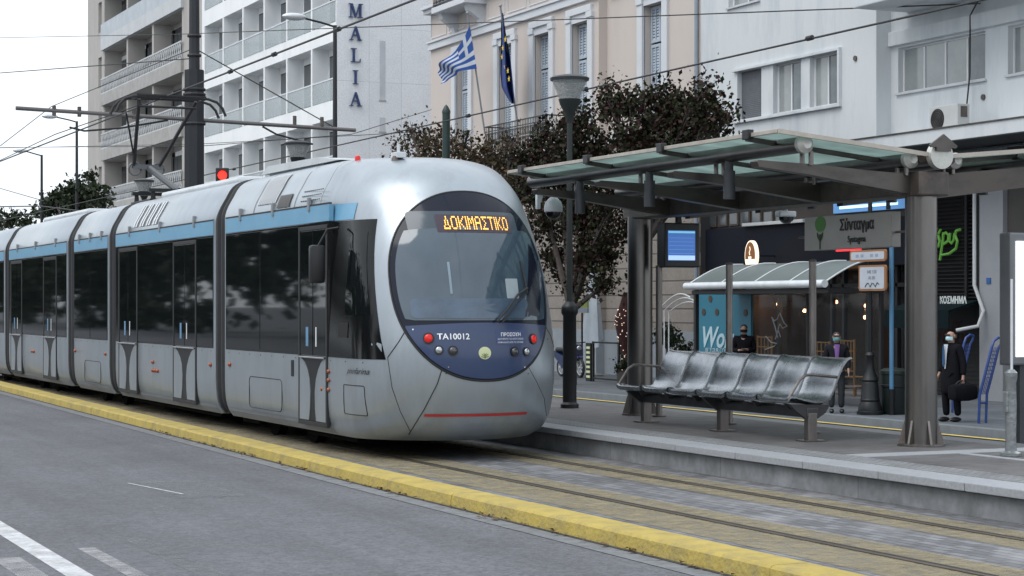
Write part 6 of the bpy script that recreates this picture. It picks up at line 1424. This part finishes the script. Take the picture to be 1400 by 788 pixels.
# iron lamp base with the bus stop plates
X, Y = 22.7, 32.45
il = thing('iron_lamp_column', 'ornate black iron lamp column with flared base, beside the bus stop plates', 'lamp column', (X, Y, ZP))
mb = MB(); mb.lathe([(.27,0),(.27,.06),(.24,.08),(.235,.16),(.19,.26),(.20,.30),(.185,.33),(.165,.62),(.15,.66),(.17,.70),(.15,.75),(.085,.90),(.075,1.15),(.10,1.2),(.07,1.26)], (X, Y, ZP), 20); mb.build('column_base', m_blackiron, il, smooth=True)
mb = MB(); mb.cyl((X, Y, ZP+1.2), (X, Y, 4.0), .045, n=12); mb.build('shaft', m_blackiron, il, smooth=True)
m_ora = mat('orange_frame', (.28,.13,.05), .5)
def stopsign(px0, px1, py0, py1, lab):
    Xs = X-.10; y0, y1 = yat(px1, Xs), yat(px0, Xs); z0, z1 = zat(py1, Xs, Y), zat(py0, Xs, Y); t = thing('bus_stop_sign', lab, 'bus stop sign', (Xs, (y0+y1)/2, z0), 'orange-rimmed bus stop plates')
    mb = MB(); mb.prism(rr(y0, y1, z0, z1, .06), Xs-.02, Xs+.02, 'YZ'); mb.build('orange_plate', m_ora, t)
    mb = MB(); mb.prism(rr(y0+.05, y1-.05, z0+.04, z1-.04, .04), Xs-.026, Xs-.02, 'YZ'); w_ = mb.build('white_field', mat('sign_white', (.42,.46,.52), .5), t); return Xs, (y0+y1)/2, z0, z1, w_
Xs, yc, z0, z1, w_ = stopsign(1163, 1212, 342, 358, 'long low orange-rimmed bus stop plate, the upper of two on the iron column')
for k, dy in enumerate((.35, .18, -.15, -.32)): mb = MB(); mb.box(Xs-.029, Xs-.026, yc+dy-.05, yc+dy+.05, (z0+z1)/2-.03, (z0+z1)/2+.03); mb.build('stop_text_block', mat('faded_blue_print', (.25,.28,.36), .5), w_)
Xs, yc, z0, z1, w_ = stopsign(1175, 1212, 363, 398, 'squarer orange-rimmed bus stop plate, the lower of two, with dark graffiti scrawl')
for s_, dz, sz in (('040 550', .12, .10), ('Α5 Β5', .0, .09)): text('route_numbers', s_, sz, (Xs-.028, yc, (z0+z1)/2+dz), '-X', mat('print_grey', (.10,.11,.14), .5), w_, .001)
mb = MB(); mb.tube([(Xs-.03, yc-.25+.06*i, (z0+z1)/2-.13+.05*math.sin(i*2.2)) for i in range(9)], .010, 4); mb.build('graffiti_scrawl', m_black, w_)
X2 = 23.0; Y2 = yat(1219, X2); bp2 = thing('blue_pole', 'slim light blue pole right of the bus stop plates', 'pole', (X2, Y2, ZP))
mb = MB(); mb.cyl((X2, Y2, ZP+.5), (X2, Y2, zat(338, X2, Y2)), .045, n=12); mb.build('pole_tube', mat('light_blue_paint', (.07,.19,.33), .5), bp2, smooth=True); mb = MB(); mb.cyl((X2, Y2, ZP), (X2, Y2, ZP+.52), .06, n=12); mb.build('pole_foot', m_blackiron, bp2, smooth=True)
Y2 = yat(1222, 23.2); lb_ = thing('litter_bin', 'dark green litter bin half hidden behind the near canopy column', 'litter bin', (23.2, Y2, ZP))
mb = MB(); mb.lathe([(.22,.0),(.25,.05),(.27,.80),(.29,.82),(.29,.88),(.2,.93),(.001,.95)], (23.2, Y2, ZP), 20); mb.build('bin_body', mat('bin_green', (.006,.014,.012), .5), lb_, smooth=True); mb = MB(); mb.lathe([(.275,.55),(.285,.56),(.285,.60),(.275,.61)], (23.2, Y2, ZP), 20); mb.build('bin_band', m_blackiron, lb_, smooth=True)
# leaning blue rails
m_brail = mat('blue_rail_paint', (.02,.05,.20), .4, 0, .1, 4)
def leanrail(px, X, lab, s=1.0):
    Y = yat(px, X); t = thing('leaning_rail', lab, 'leaning rail', (X, Y, ZP), 'blue leaning rails on the far pavement')
    def Q(a, h_, w_): 
        return Vector((X, Y, ZP))+Vector((CS,-SN,0))*(a+w_*.9)*s+Vector((SN,CS,0))*w_*.8*s+Vector((0,0,h_*s))
    pts = lambda wv: [Q(0, 0, wv), Q(.02, .55, wv), Q(.10, .85, wv), Q(.24, 1.42, wv)]
    lp = pts(0)+[Q(.26, 1.54, .03), Q(.30, 1.60, .09), Q(.32, 1.58, .16), Q(.28,1.48,.19)]+[p for p in pts(.19)[::-1]][0:]
    mb = MB(); mb.tube(lp, .026*s, 8); mb.build('rail_tube', m_brail, t, smooth=True)
    mb = MB(); mb.tube([Q(.01,.38,0), Q(.01,.38,.19)], .018, 6); mb.build('rung', m_brail, t, smooth=True)
    mb = MB(); a, b = pts(0), pts(.19); 
    for i in range(1, 3):
        for k in range(8): q = k/8; mb.tube([a[i].lerp(a[i+1], q), b[i].lerp(b[i+1], q)], .007, 4)
    for k in range(1, 5): q = k/5; mb.tube([a[i].lerp(b[i], q) for i in (1,2,3)], .006, 4)
    mb.build('mesh_panel', m_brail, t)
leanrail(1338, 22.8, 'blue leaning rail right of the man in the long coat'); leanrail(1302, 24.6, 'blue leaning rail top showing behind the man in the long coat'); leanrail(1392, 22.6, 'blue leaning rail at the right picture edge behind the film-wrapped post')
# white dome camera / lamp beyond the sign
X = 13.9; Y = yat(1075, X); Z = zat(296, X, Y); dcm = thing('security_camera', 'white dome camera on a bracket left of the station sign', 'security camera', (X, Y, Z))
mb = MB(); mb.box(X-.13, X+.13, Y-.05, Y+.08, Z-.01, Z+.07, .02); mb.build('camera_housing', m_whitemetal, dcm); mb = MB(); mb.lathe([(.1,-.01),(.095,-.05),(.05,-.09),(.001,-.10)], (X, Y, Z), 20); mb.build('smoked_dome', m_lens, dcm, smooth=True)
mb = MB(); mb.cyl((X, Y, Z+.07), (X, Y, 3.2), .02, n=8); mb.build('camera_arm', m_whitemetal, dcm, smooth=True)

# ------------------------------------------------------------------ pavement clutter beside the cream building
X, Y = 26.2, yat(793, 26.2)
mo = thing('scooter', 'parked dark blue scooter with spoked front wheel behind the street lamp', 'scooter', (X, Y, ZP))
def wheel(y):
    mb = MB(); mb.tube([(X, y+.26*math.cos(t), ZP+.30+.26*math.sin(t)) for t in [k*math.pi/14 for k in range(28)]], .042, 8, closed=True); wh = mb.build('wheel', m_rubber, mo, smooth=True)
    mb = MB(); mb.tube([(X, y+.215*math.cos(t), ZP+.30+.215*math.sin(t)) for t in [k*math.pi/14 for k in range(28)]], .014, 6, closed=True)
    for k in range(8): t = k*math.pi/4; mb.cyl((X, y, ZP+.3), (X, y+.21*math.cos(t), ZP+.3+.21*math.sin(t)), .008, n=5)
    mb.cyl((X-.06, y, ZP+.3), (X+.06, y, ZP+.3), .04, n=10); mb.build('rim', m_whitemetal, wh, smooth=True)
wheel(Y); wheel(Y+1.28)
m_sc = mat('scooter_blue', (.015,.03,.10), .3, 0, .05, coat=.5)
mb = MB(); mb.prism([(Y-.12,ZP+.62),(Y-.02,ZP+.68),(Y+.14,ZP+.66),(Y+.25,ZP+.48),(Y+.18,ZP+.56),(Y+.0,ZP+.6)], X-.06, X+.06, 'YZ'); mb.build('front_fender', m_sc, mo)
mb = MB(); mb.prism([(Y+.08,ZP+.70),(Y+.12,ZP+1.0),(Y+.22,ZP+1.02),(Y+.30,ZP+.60),(Y+.42,ZP+.40),(Y+.75,ZP+.38),(Y+.78,ZP+.62),(Y+1.55,ZP+.80),(Y+1.6,ZP+.66),(Y+1.2,ZP+.45),(Y+.95,ZP+.26),(Y+.4,ZP+.26),(Y+.2,ZP+.45)], X-.15, X+.15, 'YZ'); mb.build('body_panel', m_sc, mo)
mb = MB(); mb.box(X-.13, X+.13, Y+.78, Y+1.5, ZP+.78, ZP+.90, .05); mb.build('saddle', m_black, mo)
mb = MB(); mb.tube([(X-.32, Y+.28, ZP+1.08), (X-.1, Y+.2, ZP+1.06), (X+.1, Y+.2, ZP+1.06), (X+.32, Y+.28, ZP+1.08)], .018, 6); mb.build('handlebar', m_black, mo, smooth=True)
for s_ in (-.07, .07): mb = MB(); mb.cyl((X+s_, Y, ZP+.3), (X+s_, Y+.2, ZP+.95), .022, n=8); mb.build('fork', m_chrome, mo, smooth=True)
mb = MB(); mb.sph((X, Y+.06, ZP+.9), .08, 8, (1,.6,1)); mb.build('headlight', m_lamp, mo, smooth=True)
# folded parasol
X = 27.2; Y = yat(812, X); zt3 = zat(352, X, Y)
pr = thing('folded_parasol', 'folded white cloth parasol standing against the cream building', 'parasol', (X, Y, ZP))
mb = MB(); mb.cyl((X, Y, ZP), (X, Y, zt3+.1), .028, n=10); mb.build('pole', m_whitemetal, pr, smooth=True); mb = MB(); mb.lathe([(.3,0),(.3,.06),(.05,.1)], (X, Y, ZP), 20); mb.build('base', m_conc, pr, smooth=True)
zl3 = zat(470, X, Y)
def para(u, v):
    z = zt3+(zl3-zt3)*v; r = (.05+.36*v**.9)*(1-.35*abs(math.sin(4*math.pi*u))); a = 2*math.pi*u; return (X+r*math.cos(a), Y+r*1.15*math.sin(a)+.15*v, z+.18*math.sin(a+1)*v)
mb = MB(); mb.grid(para, 48, 12); mb.build('cloth', mat('white_canvas', (.50,.56,.62), .85, 0, .06, 4), pr, smooth=60)
# black frame barrier
X = 25.3; ya, yb = yat(811, X), yat(846, X); fb = thing('menu_barrier', 'black rectangular barrier frame with a patterned strip before the folded parasol', 'barrier', (X, (ya+yb)/2, ZP)); zt4 = zat(467, X, ya)
for y in (ya, yb): mb = MB(); mb.box(X-.025, X+.025, y-.04, y+.04, ZP, zt4, .004); mb.build('post', m_black, fb)
for z in (zt4, ZP+.12): mb = MB(); mb.box(X-.025, X+.025, yb, ya, z-.05, z, .004); mb.build('rail', m_black, fb)
mb = MB(); mb.box(X-.03, X+.03, ya+.12, ya+.42, ZP, zt4-.05); ps_ = mb.build('patterned_strip', m_black, fb)
for k in range(7): mb = MB(); z = ZP+.1+.14*k; mb.box(X-.036, X-.03, ya+.15, ya+.38, z, z+.07); mb.build('strip_mark', m_cream, ps_)
# column wrapped in fairy lights
X = 25.9; Y = yat(856, X); z0, z1 = ZP, zat(400, X, Y)
ft = thing('wrapped_trunk', 'dark red trunk wrapped in tiny fairy lights beside the rear canopy column', 'decorated trunk', (X, Y, ZP))
mb = MB(); mb.lathe([(.13,0),(.13,.4),(.18,1.0),(.30,1.55),(.33,1.8),(.24,2.05),(.08,z1-z0)], (X, Y, ZP), 18); mb.build('trunk_wrap', mat('dark_red_wrap', (.055,.018,.018), .9, 0, .5, 12, .8, 20), ft, smooth=True)
mb = MB(); rg2 = random.Random(4)
for k in range(170):
    h = rg2.uniform(.1, 2.1); r = lerp_tab([(0,.13),(.4,.13),(1.0,.18),(1.55,.30),(1.8,.33),(2.05,.24),(2.3,.1)], h)+.01; a = rg2.uniform(0, 6.28); mb.box(X+r*math.cos(a)-.009, X+r*math.cos(a)+.009, Y+r*math.sin(a)-.009, Y+r*math.sin(a)+.009, ZP+h, ZP+h+.018)
tag(mb.build('fairy_lights', emit('fairy_light', (1,.75,.6), .8), ft), kind='stuff')
def shrub(px, py, X, rpx, lab, n, pot=True):
    Y = yat(px, X); z = zat(py, X, Y); r = rpx*(Y*CS+X*SN)/F; t = thing('potted_shrub', lab, 'plant', (X, Y, ZP)); V, Fc = leaves([((X, Y, z), r)], n, .045, px, .15, 14); mesh_np('foliage', V, Fc, lf_green, t)
    mb = MB(); mb.cyl((X, Y, ZP+.2), (X, Y, z), .03, n=6); mb.build('stem', m_bark, t); mb = MB(); mb.lathe([(.17,0),(.22,.38),(.24,.40),(.2,.41),(.18,.38)], (X, Y, ZP), 16); mb.build('pot', m_dksteel, t, smooth=True)
shrub(912, 459, 25.5, 17, 'round dark green potted shrub left of the bus shelter', 1100); shrub(853, 503, 24.8, 12, 'low dark green shrub at the foot of the fairy-light trunk', 500); shrub(936, 478, 25.8, 12, 'small dark potted shrub right beside the bus shelter post', 500)
X = 24.2; hp_ = thing('white_hoops', 'three thin white arched tubes left of the bus shelter roof', 'hoop rack', (X, yat(925, X), ZP))
for k in range(3):
    mb = MB(); c0, c1 = 902+.6*k, 944; pts = []
    for j in range(13): t = j/12; px = c0+(c1-c0)*t; py = 424+k*2-(22-3.5*k)*math.sin(math.pi*(.02+.70*t)); pts.append((X+.12*k, yat(px, X), zat(py, X, yat(px, X))))
    pts = [(pts[0][0], pts[0][1], ZP)]+pts; mb.tube(pts, .018, 6); mb.build('hoop', m_whitemetal, hp_, smooth=True)
X = 26.4; Y = yat(793, X); gsn = thing('lime_sign', 'small lime green and grey sign board behind the street lamp', 'sign', (X, Y, ZP)); a, b = yat(803, X), yat(784, X)
mb = MB(); mb.box(X, X+.05, a, b, zat(421, X, Y), zat(411, X, Y)); mb.build('lime_band', mat('lime_paint', (.20,.25,.05), .6), gsn); mb = MB(); mb.box(X, X+.05, a, b, zat(428, X, Y), zat(421, X, Y)-.004); mb.build('grey_band', mat('grey_band', (.2,.23,.27), .6), gsn)
mb = MB(); mb.cyl((X+.06, (a+b)/2, ZP), (X+.06, (a+b)/2, zat(411, X, Y)), .03, n=8); mb.build('sign_pole', m_blackiron, gsn, smooth=True)
# dark green advertising column top behind the trees
X = 22.6; Y = yat(610, X); tc_ = thing('green_column', 'dark green round post with pointed cap rising from the brown tree', 'post', (X, Y, ZP)); zt5 = zat(143, X, Y)
mb = MB(); mb.cyl((X, Y, ZP), (X, Y, zt5-.25), .12, n=16); mb.build('shaft', mat('bottle_green', (.012,.032,.03), .5), tc_, smooth=True); mb = MB(); mb.lathe([(.13,-.27),(.13,-.2),(.06,-.06),(.001,0)], (X, Y, zt5), 16); mb.build('cap', MATS['bottle_green'], tc_, smooth=True)
